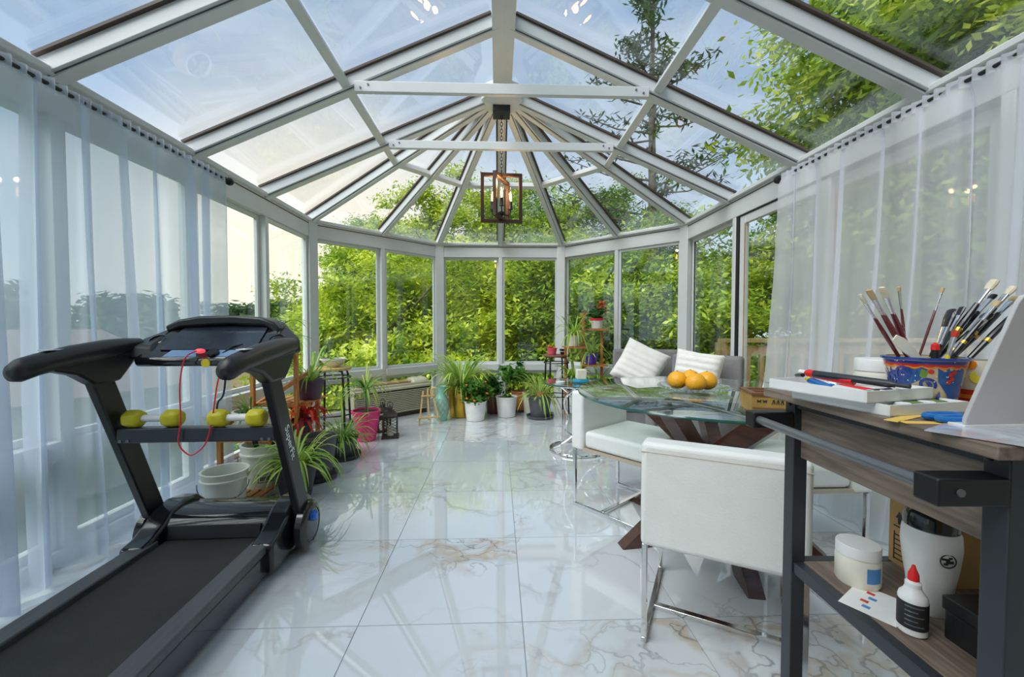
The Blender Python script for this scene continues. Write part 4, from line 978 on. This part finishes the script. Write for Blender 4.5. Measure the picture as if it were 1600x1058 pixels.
def dining_chair(label, x, y, rz):
    o = thing('dining_chair', label, 'chair', (x, y, 0), rz, 'white chairs around the glass table')
    B(-.24, .24, -.015, .075, .345, .70).build('backrest', M['leather'], o, bevel=.018, seg=4)
    MB().tube([(-.239, -.014, .668), (.239, -.014, .668)], .0022, 5).build('seam', M['piping'], o)
    s_ = B(-.228, .228, .078, .50, .365, .465).build('seat', M['leather'], o, bevel=.022, seg=4)
    B(-.23, .23, .04, .49, .345, .362).build('seat_frame', M['piping'], o, smooth=False)
    for s in (-1, 1):
        X = s * .228
        for y0 in (.01, .47): B(X - .009, X + .009, y0 - .009, y0 + .009, .018, .345).build('leg', M['chrome'], o, bevel=.002)
        B(X - .009, X + .009, -.0, .48, 0, .018).build('floor_runner', M['chrome'], o, bevel=.002)
    B(-.219, .219, .19, .215, .0, .018).build('stretcher', M['chrome'], o, bevel=.002)
dining_chair('white leather chair with its back toward the camera', .70, 1.247, R(-28.9))
dining_chair('white leather chair at the far side of the glass table, beside the chrome side table', .640, 2.605, R(-140.3))
dining_chair('white leather chair between the glass table and the white curtain', 1.66, 1.975, R(90))
pt_ = thing('crystal_plate', 'scalloped crystal plate holding oranges', 'plate', (1.025, 2.09, .7505))
vv = []; ff = []; nn = 72
for r, z in ((.0001, .004), (.06, .004), (.10, .010), (.165, .026), (.175, .028), (.172, .031), (.10, .015), (.06, .008), (.0001, .008)):
    for k in range(nn): a = 2 * math.pi * k / nn; q = r * (1 + (.022 * math.cos(a * 24) if r > .15 else 0)); vv.append((q * math.cos(a), q * math.sin(a), z))
for j in range(8):
    for k in range(nn): ff.append((j * nn + k, j * nn + (k + 1) % nn, (j + 1) * nn + (k + 1) % nn, (j + 1) * nn + k))
MB().add(vv, ff).build('dish', M['clearglass'], pt_); 
MB().lathe([(.05, 0), (.052, .004)], 24).build('foot_ring', M['clearglass'], pt_)
bm_ = MB().ball((0, 0, 0), .008, 8).mesh('rim_bead', M['clearglass'])
for k in range(44): a = 2 * math.pi * k / 44; put('rim_bead', bm_, pt_, (.174 * math.cos(a), .174 * math.sin(a), .028))
def orange(label, x, y, r, rz):
    o = thing('orange', label, 'orange', (x, y, .7505 + .009 + r * .94), rz, 'oranges on the crystal plate')
    MB().lathe([(max(1e-4, r * math.sin(t) * (1 + .03 * math.sin(2 * t))), -r * .94 * math.cos(t) - (.006 if t > 3.0 else 0)) for t in np.linspace(0, math.pi, 15)], 22, cap0=False, cap1=False).build('peel', M['orange'], o)
    MB().lathe([(.006, 0), (.004, .004)], 6, (0, 0, r * .90)).build('stem_scar', M['cupgreen'], o)
orange('orange at the end of the plate nearest the armchairs', .952, 2.125, .050, 0); orange('orange at the front middle of the crystal plate', 1.005, 2.03, .050, 1); orange('orange at the cart end of the crystal plate', 1.09, 2.083, .051, 2); orange('orange half hidden at the back of the plate', 1.05, 2.182, .05, 3)
bx = thing('painted_box', 'ochre box painted with dark animals on the glass table', 'box', (1.135, 1.60, .7505), R(-16))
for x0, x1, y0, y1 in ((-.12, .12, -.075, -.067), (-.12, .12, .067, .075), (-.12, -.112, -.067, .067), (.112, .12, -.067, .067)): B(x0, x1, y0, y1, 0, .072).build('side_panel', M['basket'], bx, smooth=False)
B(-.112, .112, -.067, .067, 0, .006).build('bottom', M['boxbrown'], bx, smooth=False)
for x0, x1, y0, y1 in ((-.125, .125, -.08, -.06), (-.125, .125, .06, .08), (-.125, -.105, -.06, .06), (.105, .125, -.06, .06), (-.105, .105, -.008, .008)): B(x0, x1, y0, y1, .072, .08).build('top_trim', M['boxbrown'], bx, smooth=False)
m = MB()
def gl(cx, cz, pts): MB().prism([(cx + a, -.0751, cz + b) for a, b in pts], (0, -.0012, 0)).build('painted_figure', M['ink'], bx, smooth=False)
for cx in (-.095, -.075): gl(cx, .045, [(-.008, .008), (-.005, -.006), (0, .003), (.005, -.006), (.008, .008), (.004, .006), (0, -.002), (-.004, .006)])
for cx in (-.045, -.03, -.015): gl(cx, .044, [(-.006, -.008), (-.001, .01), (.003, .01), (.006, -.008), (.003, -.008), (.001, 0), (-.002, 0), (-.003, -.008)])
for cx in (.04, .09): gl(cx, .04, [(-.02, .006), (-.018, .012), (.014, .012), (.02, .018), (.022, .008), (.016, .004), (.016, -.016), (.011, -.016), (.009, -.002), (-.008, -.002), (-.01, -.016), (-.015, -.016), (-.015, .0)])
B(-.119, .119, -.0758, -.075, .016, .022).build('painted_band', M['boxbrown'], bx, smooth=False); B(-.119, .119, -.0758, -.075, .062, .066).build('painted_band', M['boxbrown'], bx, smooth=False)

# ------------------------------------------------------------------ chandelier
ch = thing('lantern_pendant', 'rust-brown open cage pendant lamp with lit candle bulbs', 'pendant lamp', (CX - .006, YH - .005, 0))
B(-.075, .075, -.075, .075, 2.93, 2.985).build('canopy', M['black'], ch, bevel=.004)
lk = MB().tube([(.011 * math.cos(a), 0, .019 * math.sin(a)) for a in np.linspace(0, 2 * math.pi, 13)[:-1]], .0028, 5, True).mesh('chain_link', M['black'])
for k in range(16): put('chain_link', lk, ch, (0, 0, 2.915 - k * .030), R(90) * (k % 2))
def cage(rz, wd, z0, z1, nm):
    m = MB(); a = .029; d = .016
    m.box(-wd, wd, -d, d, z0, z0 + a); m.box(-wd, wd, -d, d, z1 - a, z1); m.box(-wd, -wd + a, -d, d, z0 + a, z1 - a); m.box(wd - a, wd, -d, d, z0 + a, z1 - a)
    m.build('cage_frame', nm, ch, (0, 0, 0), rz, bevel=.002)
cage(R(4), .182, 2.0, 2.43, M['bronzewood']); cage(R(68), .165, 2.025, 2.40, M['bronzewood'])
MB().cyl((0, 0, 2.02), (0, 0, 2.10), .009, 10).build('stem', M['black'], ch); MB().lathe([(.006, 2.06), (.03, 2.072), (.034, 2.09), (.012, 2.105)], 16).build('hub', M['black'], ch)
MB().cyl((0, 0, 2.42), (0, 0, 2.455), .007, 8).build('top_rod', M['black'], ch)
for k in range(3):
    a = R((160, 20, 270)[k]); c, s = math.cos(a), math.sin(a); r = .085
    ar = MB().tube(smooth_path([(0, 0, 2.085), (c * r * .6, s * r * .6, 2.07), (c * r, s * r, 2.09), (c * r, s * r, 2.13)]), .006, 7).build('arm', M['black'], ch)
    MB().lathe([(.022, 2.125), (.018, 2.135), (.016, 2.19)], 12, (c * r, s * r, 0)).build('socket', M['black'], ar)
    bb = MB().lathe([(.012, 2.19), (.020, 2.22), (.021, 2.25), (.014, 2.29), (.003, 2.315)], 14, (c * r, s * r, 0)).build('bulb', M['bulbglass'], ch)
    MB().lathe([(.004, 2.20), (.009, 2.22), (.009, 2.25), (.003, 2.28)], 8, (c * r, s * r, 0)).build('filament', M['filament'], bb)
    ld = bpy.data.lights.new('bulb_light', 'POINT'); ld.energy = 1.6; ld.color = (1, .62, .28); ld.shadow_soft_size = .02
    lo = bpy.data.objects.new('bulb_light', ld); COL.objects.link(lo); lo.parent = ch; lo.location = (c * r, s * r, 2.335)

# ------------------------------------------------------------------ art cart
ct = thing('utility_cart', 'dark steel and rustic board utility cart with towel rail', 'cart', (.727, .962, 0), R(-2.3))
PW = .033; DX = .66; DY = -.425; hp_ = PW / 2
for x in (0, DX):
    for y in (0, DY): B(x - hp_, x + hp_, y - hp_, y + hp_, .0, .915).build('post', M['steel'], ct, bevel=.002)
for z0, z1 in ((.893, .915), (.492, .52), (.10, .125)):
    for x in (0, DX): B(x - .012, x + .012, DY + hp_, -hp_, z0, z1).build('side_bar', M['steel'], ct, bevel=.002)
    for y in (0, DY): B(hp_, DX - hp_, y - .012, y + .012, z0, z1).build('end_bar', M['steel'], ct, bevel=.002)
B(-.062, DX + .06, DY - .04, .032, .916, .935).build('top_board', M['oak'], ct, bevel=.002)
B(.013, DX - .013, DY + .013, -.013, .505, .5205).build('shelf_board', M['oak'], ct, bevel=.001)
B(.013, DX - .013, DY + .013, -.013, .112, .126).build('bottom_board', M['oak'], ct, bevel=.001)
B(.0, .014, DY + hp_, -hp_, .775, .893).build('apron_board', M['oak'], ct, bevel=.001)
for y in (0, DY):
    br_ = B(-.115, -hp_, y - .018, y + .018, .845, .884).build('rail_bracket', M['black'], ct, bevel=.003)
    MB().lathe([(.0055, 0), (.0055, .002)], 10).build('bolt', M['steelrod'], br_, (-.085, y - .018, .865)).rotation_euler = (R(90), 0, 0)
    MB().lathe([(.005, 0), (.005, .003), (.003, .004)], 10).build('bolt', M['black'], ct, (-hp_, y * .98, .903 if y == 0 else .905)).rotation_euler = (0, R(-90), 0)
MB().lathe([(.005, 0), (.005, .003)], 10).build('bolt', M['black'], ct, (-.012, DY * .80, .905)).rotation_euler = (0, R(-90), 0)
MB().cyl((-.100, DY + .016, .866), (-.100, -.016, .866), .0095, 14).build('towel_rail', M['steelrod'], ct)
TZ = .9352
# paint trays
def tray(label, x, y, z, rz, sx, sy, h):
    o = thing('paint_tray', label, 'tray', (x, y, z), rz, 'shallow paint trays on the cart'); t = .004
    B(0, sx, 0, sy, 0, .002).build('bottom', M['whiteplastic'], o, smooth=False)
    B(0, sx, 0, t, 0, h).build('side', M['bucket'], o, smooth=False); B(0, sx, sy - t, sy, 0, h).build('side', M['whiteplastic'], o, smooth=False)
    B(0, t, t, sy - t, 0, h).build('side', M['whiteplastic'], o, smooth=False); B(sx - t, sx, t, sy - t, 0, h).build('side', M['whiteplastic'], o, smooth=False)
    return o
tray('lower shallow cream tray on the cart holding paint pots', .668, .668, TZ, R(10), .18, .19, .020)
for k in range(5):
    o = thing('paint_pot', ('leftmost', 'second', 'middle', 'fourth', 'rightmost')[k] + ' of the five small paint pots in the lower cream tray', 'paint pot', (.722 + .028 * k, .700 + .005 * k, TZ + .002), 0, 'paint pots in the lower tray')
    MB().lathe([(.010, 0), (.012, .002), (.012, .012), (.010, .016)], 12).build('jar', M['whiteplastic'], o); MB().lathe([(.0125, .0121), (.0125, .0165), (.010, .0175)], 12).build('lid', M['cupgreen'] if k % 2 else M['letter'], o)
T1 = TZ + .0202
tray('upper shallow cream tray full of paint tubes and pens', .642, .684, T1, R(15), .175, .19, .021)
def tube_paint(name, label, cat, x, y, z, rz, Ln, r, body, cap, tilt=0, flat=.6):
    o = thing(name, label, cat, (x, y, z), rz, 'paint tubes and pens in the upper tray')
    MB().tube([(-Ln / 2, 0, r * flat), (-Ln / 4, 0, r * flat), (Ln * .32, 0, r * flat), (Ln * .38, 0, r * flat)], [r, r, r * .95, r * .5], 10, flat=flat).build('body', body, o)
    MB().cyl((Ln * .38, 0, r * flat), (Ln * .5, 0, r * flat), r * .55, 8).build('cap', cap, o); o.rotation_euler = (0, tilt, rz)
Z1 = T1 + .004
for a in (('paint_tube', 'yellow-capped blue paint tube at the far end of the upper tray', 'paint tube', .650, .800, Z1 + .008, R(80), .08, .011, M['blueplastic'], M['cupyellow'], R(-6)),
          ('paint_tube', 'white paint tube with blue print in the upper tray', 'paint tube', .652, .735, Z1 + .006, R(100), .07, .010, M['whiteplastic'], M['blueplastic'], R(-4)),
          ('marker_pen', 'red marker pen with white body lying in the upper tray', 'pen', .682, .825, Z1 + .018, R(-75 + 180), .11, .009, M['redcap'], M['whiteplastic'], R(-4), 1),
          ('marker_pen', 'long dark teal pen across the upper tray', 'pen', .698, .765, Z1 + .020, R(-70), .16, .0075, M['steel'], M['darkblue'], R(2), 1),
          ('paint_tube', 'crushed crimson paint tube in the upper tray', 'paint tube', .680, .735, Z1 + .006, R(-65), .07, .010, M['redcap'], M['letter'], R(2)),
          ('paint_tube', 'silver paint tube at the near end of the upper tray', 'paint tube', .705, .722, Z1 + .004, R(20), .07, .011, M['ferrule'], M['letter'], 0),
          ('paint_tube', 'green paint tube beside the silver one', 'paint tube', .74, .74, Z1 + .002, R(15), .07, .009, M['cupgreen'], M['letter'], 0),
          ('paint_tube', 'pale paint tube at the back of the upper tray', 'paint tube', .745, .80, Z1 + .008, R(-40), .09, .010, M['whiteplastic'], M['potterra'], 0),
          ('marker_pen', 'thin black pen poking over the tray edge', 'pen', .646, .850, Z1 + .022, R(60), .10, .004, M['black'], M['black'], R(6), 1)):
    tube_paint(*a)
def jar(name, label, x, y, z, r, h, lidh, bm, lm, group=None):
    o = thing(name, label, 'jar', (x, y, z), 0, group)
    MB().lathe([(r * .92, 0), (r, .006), (r, h - lidh - .008), (r * .93, h - lidh)], 30).build('body', bm, o)
    MB().lathe([(r * .985, h - lidh), (r * .985, h - .004), (r * .95, h)], 30).build('lid', lm, o); return o
jar('plastic_tub', 'round white plastic tub behind the paint trays', .892, .918, TZ, .049, .080, .028, M['bucket'], M['whiteplastic'])
# painted cup with swirls
cp = thing('painted_cup', 'cobalt painted ceramic cup with swirls holding brushes', 'cup', (.852, .785, TZ))
R0, R1, HC = .046, .063, .094
MB().lathe([(R0 * .95, 0), (R0, .003), (R1 - .003, HC - .006), (R1 + .002, HC - .004), (R1 + .002, HC), (R1 - .006, HC), (R0 - .004, .008)], 40, cap1=False).build('body', M['cupcream'], cp)
def rr_(z): return R0 + (R1 - R0 - .003) * z / HC
def patch(name, mt, pts2, off=.0010):
    """flat glaze shape given in (angle deg, height) mapped onto the cup wall"""
    c = (sum(p[0] for p in pts2) / len(pts2), sum(p[1] for p in pts2) / len(pts2)); P2 = []
    for i in range(len(pts2)):
        p, q = pts2[i], pts2[(i + 1) % len(pts2)]; k_ = 1 if len(pts2) > 6 else 4
        P2 += [(p[0] + (q[0] - p[0]) * t / k_, p[1] + (q[1] - p[1]) * t / k_) for t in range(k_)]
    n = len(P2); vv = []; ff = []
    for w_ in (1, .75, .5, .25, .0):
        for a, z in P2: a, z = c[0] + (a - c[0]) * w_, c[1] + (z - c[1]) * w_; vv.append((math.cos(R(a)) * (rr_(z) + off), math.sin(R(a)) * (rr_(z) + off), z))
    for j in range(4): ff += [(j * n + i, j * n + (i + 1) % n, (j + 1) * n + (i + 1) % n, (j + 1) * n + i) for i in range(n)]
    MB().add(vv, ff).build(name, mt, cp, smooth=False)
def band(name, mt, z0, z1, off, wave=0, a0=0, a1=360):
    n = 80; vv = []
    for k in range(n + 1):
        a = R(a0 + (a1 - a0) * k / n)
        for z in (z0 + (wave * abs(math.sin(a * 9)) if wave else 0), z1): vv.append((math.cos(a) * (rr_(z) + off), math.sin(a) * (rr_(z) + off), z))
    MB().add(vv, [(2 * k, 2 * k + 2, 2 * k + 3, 2 * k + 1) for k in range(n)]).build(name, mt, cp, smooth=False)
band('rim_band', M['cupblue'], .083, .0925, .0022); band('scallop_band', M['cuporange'], .078, .083, .0016, -.005); band('scallop_line', M['cupred'], .080, .083, .0019, -.003)
MB().lathe([(R1 + .0026, HC - .004), (R1 + .0026, HC + .001), (R1 - .0062, HC + .001)], 40, cap0=False, cap1=False).build('rim_glaze', M['cupblue'], cp)
band('foot_band', M['cupblue'], .001, .010, .0012)
def swirl(name, mt, ca, cz, sz, w0, turns=1.6, flip=1, ph=0):
    n = 26; vv = []
    for k in range(n + 1):
        t = k / n; a = ph + flip * turns * 2 * math.pi * t; r = sz * (.18 + .82 * t); wd = w0 * (1 - .3 * t)
        for q in (r - wd, r + wd): z = cz + q * math.sin(a); an = ca + math.degrees(q * math.cos(a) / .056); vv.append((math.cos(R(an)) * (rr_(z) + .0017), math.sin(R(an)) * (rr_(z) + .0017), z))
    MB().add(vv, [(2 * k, 2 * k + 2, 2 * k + 3, 2 * k + 1) for k in range(n)]).build(name, mt, cp, smooth=False)
CA = -136.0      # azimuth of the side turned to the room
patch('blue_field', M['cupblue'], [(CA - 95, .078), (CA - 20, .078), (CA - 12, .055), (CA - 30, .028), (CA - 50, .010), (CA - 95, .010)], .0008)
patch('sky_field', M['cupsky'], [(CA - 20, .078), (CA + 6, .076), (CA - 6, .052), (CA - 30, .036), (CA - 34, .052)], .0009)
patch('sky_field', M['cupsky'], [(CA + 18, .076), (CA + 75, .076), (CA + 75, .02), (CA + 44, .016), (CA + 20, .05)], .0009)
patch('blue_field', M['cupblue'], [(CA - 36, .010), (CA - 14, .010), (CA - 34, .034)], .0010); patch('blue_field', M['cupblue'], [(CA + 6, .008), (CA + 30, .008), (CA + 24, .032), (CA + 18, .018)], .0010)
swirl('swirl', M['cupblue'], CA - 30, .064, .014, .003); swirl('swirl', M['cupblue'], CA + 4, .044, .013, .0032, 1.4, -1, 2.0); swirl('swirl', M['cupblue'], CA - 58, .05, .014, .003, 1.5, -1)
patch('green_leaf', M['cupgreen'], [(CA - 4, .074), (CA + 5, .070), (CA + 1, .054), (CA - 7, .060)], .0014); patch('green_leaf', M['cupgreen'], [(CA - 8, .010), (CA + 2, .012), (CA - 3, .034), (CA - 11, .022)], .0014)
for da, z in ((38, .064), (41, .056), (36, .050), (43, .068), (9, .069)): patch('red_petal', M['cupred'], [(CA + da + 4.5 * math.cos(t), z + .0042 * math.sin(t)) for t in np.linspace(0, 6.28, 10)[:-1]], .0018)
for k in range(22):
    da, z = random.uniform(-50, 44), random.choice((.087, .088, .06, .05, .02, .014)); patch('white_dot', M['letter'], [(CA + da + 1.1 * math.cos(t), z + .0011 * math.sin(t)) for t in np.linspace(0, 6.28, 7)[:-1]], .0026)
# brushes standing in the cup
def brush(label, tip, foot, kind, hm, ln_b=.022, wd=.008, flat=.45, grp='paint brushes in the painted cup'):
    tip, foot = Vector(tip), Vector(foot); Ln = (tip - foot).length
    o = thing('paint_brush', label, 'paint brush', foot, 0, grp)
    z = (tip - foot).normalized(); yv = Vector((0, 1, 0)); x = yv.cross(z).normalized(); y = z.cross(x)
    o.rotation_euler = Matrix((x, y, z)).transposed().to_euler()
    f = Ln - ln_b - .036
    MB().tube([(0, 0, 0), (0, 0, f * .4), (0, 0, f * .8), (0, 0, f)], [.0028, wd * .42, wd * .58, wd * .42], 10).build('handle', hm, o)
    MB().tube([(0, 0, f - .002), (0, 0, f + .016), (0, 0, f + .036)], [wd * .46, wd * .5, wd * .62], 10, flat=max(flat, .5)).build('ferrule', M['ferrule'], o)
    MB().tube([(0, 0, f + .035), (0, 0, f + .036 + ln_b * .5), (0, 0, f + .036 + ln_b * .92), (0, 0, Ln)], [wd * .62, wd * .80, wd * .72, wd * .35], 10, flat=flat).build('bristles', kind, o)
    if hm is M['handle_blk']:
        MB().tube([(0, 0, f * .70), (0, 0, f * .735)], wd * .60, 10).build('gold_band', M['handle_gold'], o)
bx0, by0, bz0 = .852, .785, TZ + .012
def ft(dx, dy=0): return (bx0 + dx, by0 + dy, bz0)
brush('flat maroon brush with tan bristles, leftmost of the fan', (.738, .790, 1.164), ft(.025, .005), M['bristle'], M['handle_red'], .024, .010)
brush('flat maroon brush with pale bristles leaning over the plastic tub', (.775, .800, 1.170), ft(.030, .018), M['bristle_w'], M['handle_red'], .024, .010)
brush('second maroon brush close behind the leftmost one', (.730, .800, 1.155), ft(.018, .015), M['bristle_w'], M['handle_red'], .022, .007)
brush('thin fine-point brush with dark handle', (.806, .795, 1.170), ft(.0, .022), M['bristle'], M['handle_red'], .008, .0045, .9)
brush('fine-point brush standing nearly upright with maroon handle', (.893, .790, 1.168), ft(-.015, .02), M['bristle'], M['handle_red'], .010, .0045, .9)
brush('short brush with red tip and yellow handle', (.882, .755, 1.082), ft(.002, -.02), M['cupred'], M['cupyellow'], .012, .008, .8)
brush('wide angled black brush', (.915, .790, 1.125), ft(-.01, .0), M['handle_blk'], M['handle_blk'], .040, .014, .4)
brush('black fan brush with blue collar', (.948, .800, 1.130), ft(.004, .02), M['handle_blk'], M['tealplastic'], .020, .009, .4)
brush('black brush with full pale bristles, tallest of the right cluster', (1.008, .795, 1.184), ft(-.022, .01), M['bristle_w'], M['handle_blk'], .024, .011, .7)
brush('black brush with rounded pale bristles at the far right', (1.040, .790, 1.170), ft(-.018, -.006), M['bristle_w'], M['handle_blk'], .022, .010, .7)
brush('black brush with a short brown tip among the right cluster', (.990, .775, 1.140), ft(-.028, -.012), M['bristle'], M['handle_blk'], .014, .008, .6)
brush('black brush with bent dark tip by the white board', (1.045, .770, 1.145), ft(-.008, -.02), M['handle_blk'], M['handle_blk'], .018, .010, .5)
brush('slim black brush between the tall pale ones', (1.020, .805, 1.155), ft(-.024, .022), M['handle_blk'], M['handle_blk'], .012, .009, .6)
brush('thick black brush low in the right cluster', (.985, .785, 1.115), ft(-.034, .004), M['handle_blk'], M['handle_blk'], .016, .013, .6)
brush('black brush with brown hair behind the white board', (1.060, .800, 1.150), ft(-.012, .012), M['bristle'], M['handle_blk'], .014, .011, .6)
o = thing('palette_knife', 'cream plastic palette spoon leaning left in the cup', 'palette knife', (.845, .765, bz0)); sp = [(-.082, .117), (-.074, .127), (-.058, .120), (-.040, .104), (-.012, .070), (.012, .006), (.002, .004), (-.020, .062), (-.052, .088), (-.072, .102)]
MB().prism([(x, -.004, z) for x, z in sp], (0, .003, 0)).build('blade', M['creamjar'], o, bevel=.001)
o = thing('marker_pen', 'short black pen with red tip in the painted cup', 'pen', (.838, .752, bz0)); MB().cyl((0, 0, 0), (-.004, -.004, .098), .006, 10).build('barrel', M['black'], o); MB().lathe([(.0065, .098), (.006, .108), (.002, .112)], 8, (-.004, -.004, 0)).build('tip', M['redcap'], o)
# lemon printed glass beside the cup
o = thing('printed_glass', 'glass printed with lemons and oranges beside the painted cup', 'glass', (.962, .782, TZ))
MB().lathe([(.030, 0), (.032, .003), (.038, .088), (.036, .088), (.03, .006)], 28, cap1=False).build('body', M['creamjar'], o)
def disc(par, mt, nm, ang, z, r, rad): 
    q = MB().lathe([(rad, 0), (rad * .97, .0012)], 18).build(nm, mt, par, (math.cos(R(ang)) * r, math.sin(R(ang)) * r, z)); q.rotation_euler = (0, R(90), R(ang))
disc(o, M['cupyellow'], 'lemon_print', -136, .056, .0345, .014); disc(o, M['cuporange'], 'orange_print', -110, .076, .0365, .011); disc(o, M['cuporange'], 'orange_print', -158, .080, .0368, .010)
MB().lathe([(.0326, .006), (.0348, .03)], 28, cap0=False, cap1=False).build('red_band', M['cupred'], o); MB().lathe([(.0333, .012), (.0342, .020)], 28, cap0=False, cap1=False).build('orange_band', M['cuporange'], o, (0, 0, .0)).scale = (1.01, 1.01, 1)
# scissors, strips, board, sheets
sc_ = thing('scissors', 'blue-handled scissors lying in front of the painted cup', 'scissors', (.745, .635, TZ + .0015), R(4))
for dy in (-.010, .012):
    MB().tube([(math.cos(a) * .030 - .012 + (.004 if dy > 0 else 0), dy + math.sin(a) * .010, .0055) for a in np.linspace(0, 2 * math.pi, 20)[:-1]], .0052, 8, True).build('grip', M['blueplastic'], sc_)
for s in (-1, 1): MB().prism([(.018, s * .004 - .004, .003), (.10, 0, .003), (.02, s * .004 + .004, .003)], (0, 0, .002)).build('blade', M['ferrule'], sc_, smooth=False)
for k, (x, y, a) in enumerate(((.690, .662, 25), (.705, .622, -8))):
    o = thing('paper_strip', ('yellow paper strip tucked under the lower tray', 'yellow paper strip in front of the scissors')[k], 'paper', (x, y, TZ + .0002), R(a)); B(-.055, .055, -.009, .009, 0, .0008).build('sheet', M['yellowpaper'], o, smooth=False)
o = thing('printed_sheet', 'glossy printed picture sheet hanging over the cart edge', 'paper', (.628, .575, TZ + .0011), R(-62)); B(0, .25, 0, .17, 0, .0012).build('sheet', M['sheet'], o, smooth=False)
o = thing('leaning_board', 'white rigid board tilted on the cart at the picture edge', 'board', (.708, .592, TZ + .003)); 
bd = MB().prism([(x, 0, z) for x, z in ((0.012, 0), (.22, 0), (.22, .205), (.012, .205), (.003, .202), (0, .193), (0, .012), (.003, .003))], (0, .006, 0)).build('panel', M['board'], o, bevel=.001); bd.rotation_euler = (R(18), 0, R(2))
B(.0, .21, -.002, .03, -.0015, .002).build('foot_strip', M['whiteplastic'], o, bevel=.0008)
# lower shelf
SZ = .5207
o = jar('cream_jar', 'squat cream plastic jar with a blue label on the lower shelf', .803, .868, SZ, .041, .088, .024, M['creamjar'], M['whiteplastic'])
vv = []
for k in range(9):
    a = R(-150 + 5.5 * k + 40)
    for z in (.018, .050): vv.append((math.cos(a) * .0416, math.sin(a) * .0416, z))
MB().add(vv, [(2 * k, 2 * k + 2, 2 * k + 3, 2 * k + 1) for k in range(8)]).build('blue_label', M['label_b'], o, smooth=False)
o = thing('glue_bottle', 'white glue bottle with black label and red nozzle', 'glue bottle', (.772, .718, SZ))
MB().lathe([(.018, 0), (.0215, .003), (.0215, .066), (.020, .072), (.014, .080), (.012, .086)], 24).build('body', M['whiteplastic'], o); MB().lathe([(.0222, .014), (.0222, .062)], 24, cap0=False, cap1=False).build('label', M['ink'], o)
for k in range(5): 
    n = 6; vv = []
    for j in range(n + 1):
        a = R(-165 + 12 * j)
        for z in (.021 + .0085 * k, .0235 + .0085 * k): vv.append((math.cos(a) * .0226, math.sin(a) * .0226, z))
    MB().add(vv, [(2 * j, 2 * j + 2, 2 * j + 3, 2 * j + 1) for j in range(n - (k % 2) * 2)]).build('label_line', M['steelrod'], o, smooth=False)
MB().lathe([(.012, .0862), (.012, .094), (.0085, .098)], 18).build('collar', M['whiteplastic'], o); MB().lathe([(.0085, .0985), (.008, .110), (.004, .120), (.0025, .126)], 14).build('nozzle', M['redcap'], o)
o = thing('tumbler', 'pearl white travel tumbler with black lid and round dark emblem', 'tumbler', (.868, .776, SZ))
MB().lathe([(.030, 0), (.032, .004), (.034, .03), (.036, .06), (.042, .10), (.0455, .135), (.044, .16), (.041, .168)], 32).build('body', M['potwhite'], o)
MB().lathe([(.040, .168), (.042, .170), (.042, .184), (.038, .200), (.034, .204)], 32).build('lid', M['blackgloss'], o)
em = -106
q = MB().lathe([(.0115, 0), (.0135, .0005), (.0115, .001)], 24, cap0=False, cap1=False).build('emblem_ring', M['ink'], o, (math.cos(R(em)) * .0445, math.sin(R(em)) * .0445, .122)); q.rotation_euler = (0, R(90), R(em))
for dz, da, hh in ((.0, 0, .005), (.006, 5, .002), (-.006, -4, .002), (.003, -8, .002), (-.002, 8, .0025)):
    b_ = B(-.003, .003, -.0012, .0012, -hh, hh).build('emblem_mark', M['ink'], o, (math.cos(R(em + da)) * .0440, math.sin(R(em + da)) * .0440, .122 + dz)); b_.rotation_euler = (0, 0, R(em + 90 + da))
o = thing('black_box', 'flat black lidded box on the lower shelf', 'box', (.815, .552, SZ), R(-1)); B(0, .27, 0, .152, 0, .052).build('body', M['blackmatte'], o, bevel=.002); B(-.003, .273, -.003, .155, .053, .078).build('lid', M['blackmatte'], o, bevel=.002)
o = thing('leaflet', 'small printed leaflet under the glue bottle', 'paper', (.752, .728, SZ + .0001), R(32)); B(0, .11, 0, .09, 0, .0006).build('sheet', M['paper'], o, smooth=False)
for k in range(4): B(.02 + .02 * k, .03 + .02 * k, .045 + .008 * (k % 2), .058 + .008 * (k % 2), .0006, .0009).build('print', M['cupred'] if k % 2 else M['label_b'], o, smooth=False)
bx = thing('cardboard_box', 'open brown shipping carton on the lower shelf', 'carton', (.952, .835, SZ), R(-2))
for x0, x1, y0, y1 in ((0, .005, 0, .115), (.395, .40, 0, .115), (.005, .395, 0, .005), (.005, .395, .11, .115)): B(x0, x1, y0, y1, 0, .215).build('side_panel', M['card'], bx, smooth=False)
B(.005, .395, .005, .11, 0, .004).build('bottom', M['card'], bx, smooth=False)
MB().prism([(.0, .115, .215), (.0, .0, .215), (-.075, .03, .275), (-.075, .135, .275)], (.002, 0, .004)).build('flap', M['card'], bx, smooth=False); MB().prism([(0, 0, .215), (.40, 0, .215), (.40, -.03, .25), (0, -.03, .25)], (0, .003, .003)).build('flap', M['card'], bx, smooth=False)
B(-.001, 0, .035, .075, .175, .20).build('yellow_label', M['label_y'], bx, smooth=False)
m = MB(); m.prism([(-.0012, .098, .112), (-.0012, .080, .112), (-.0012, .089, .128)], (.001, 0, 0)); m.box(-.0012, 0, .086, .092, .098, .113); m.box(-.0012, 0, .076, .103, .090, .093)
for k in range(6): m.box(-.0012, 0, .03, .10, .012 + k * .0115, .0145 + k * .0115)
m.box(-.0012, 0, .028, .030, .010, .078); m.box(-.0012, 0, .10, .102, .010, .078); m.build('printed_marks', M['ink'], bx, smooth=False)
m = MB(); m.box(.14, .30, -.0012, 0, .150, .153); m.box(.14, .30, -.0012, 0, .178, .181)
for k in range(8): m.box(.15 + k * .018, .16 + k * .018, -.0012, 0, .157, .174 - .004 * (k % 3))
m.build('printed_marks', M['ink'], bx, smooth=False)
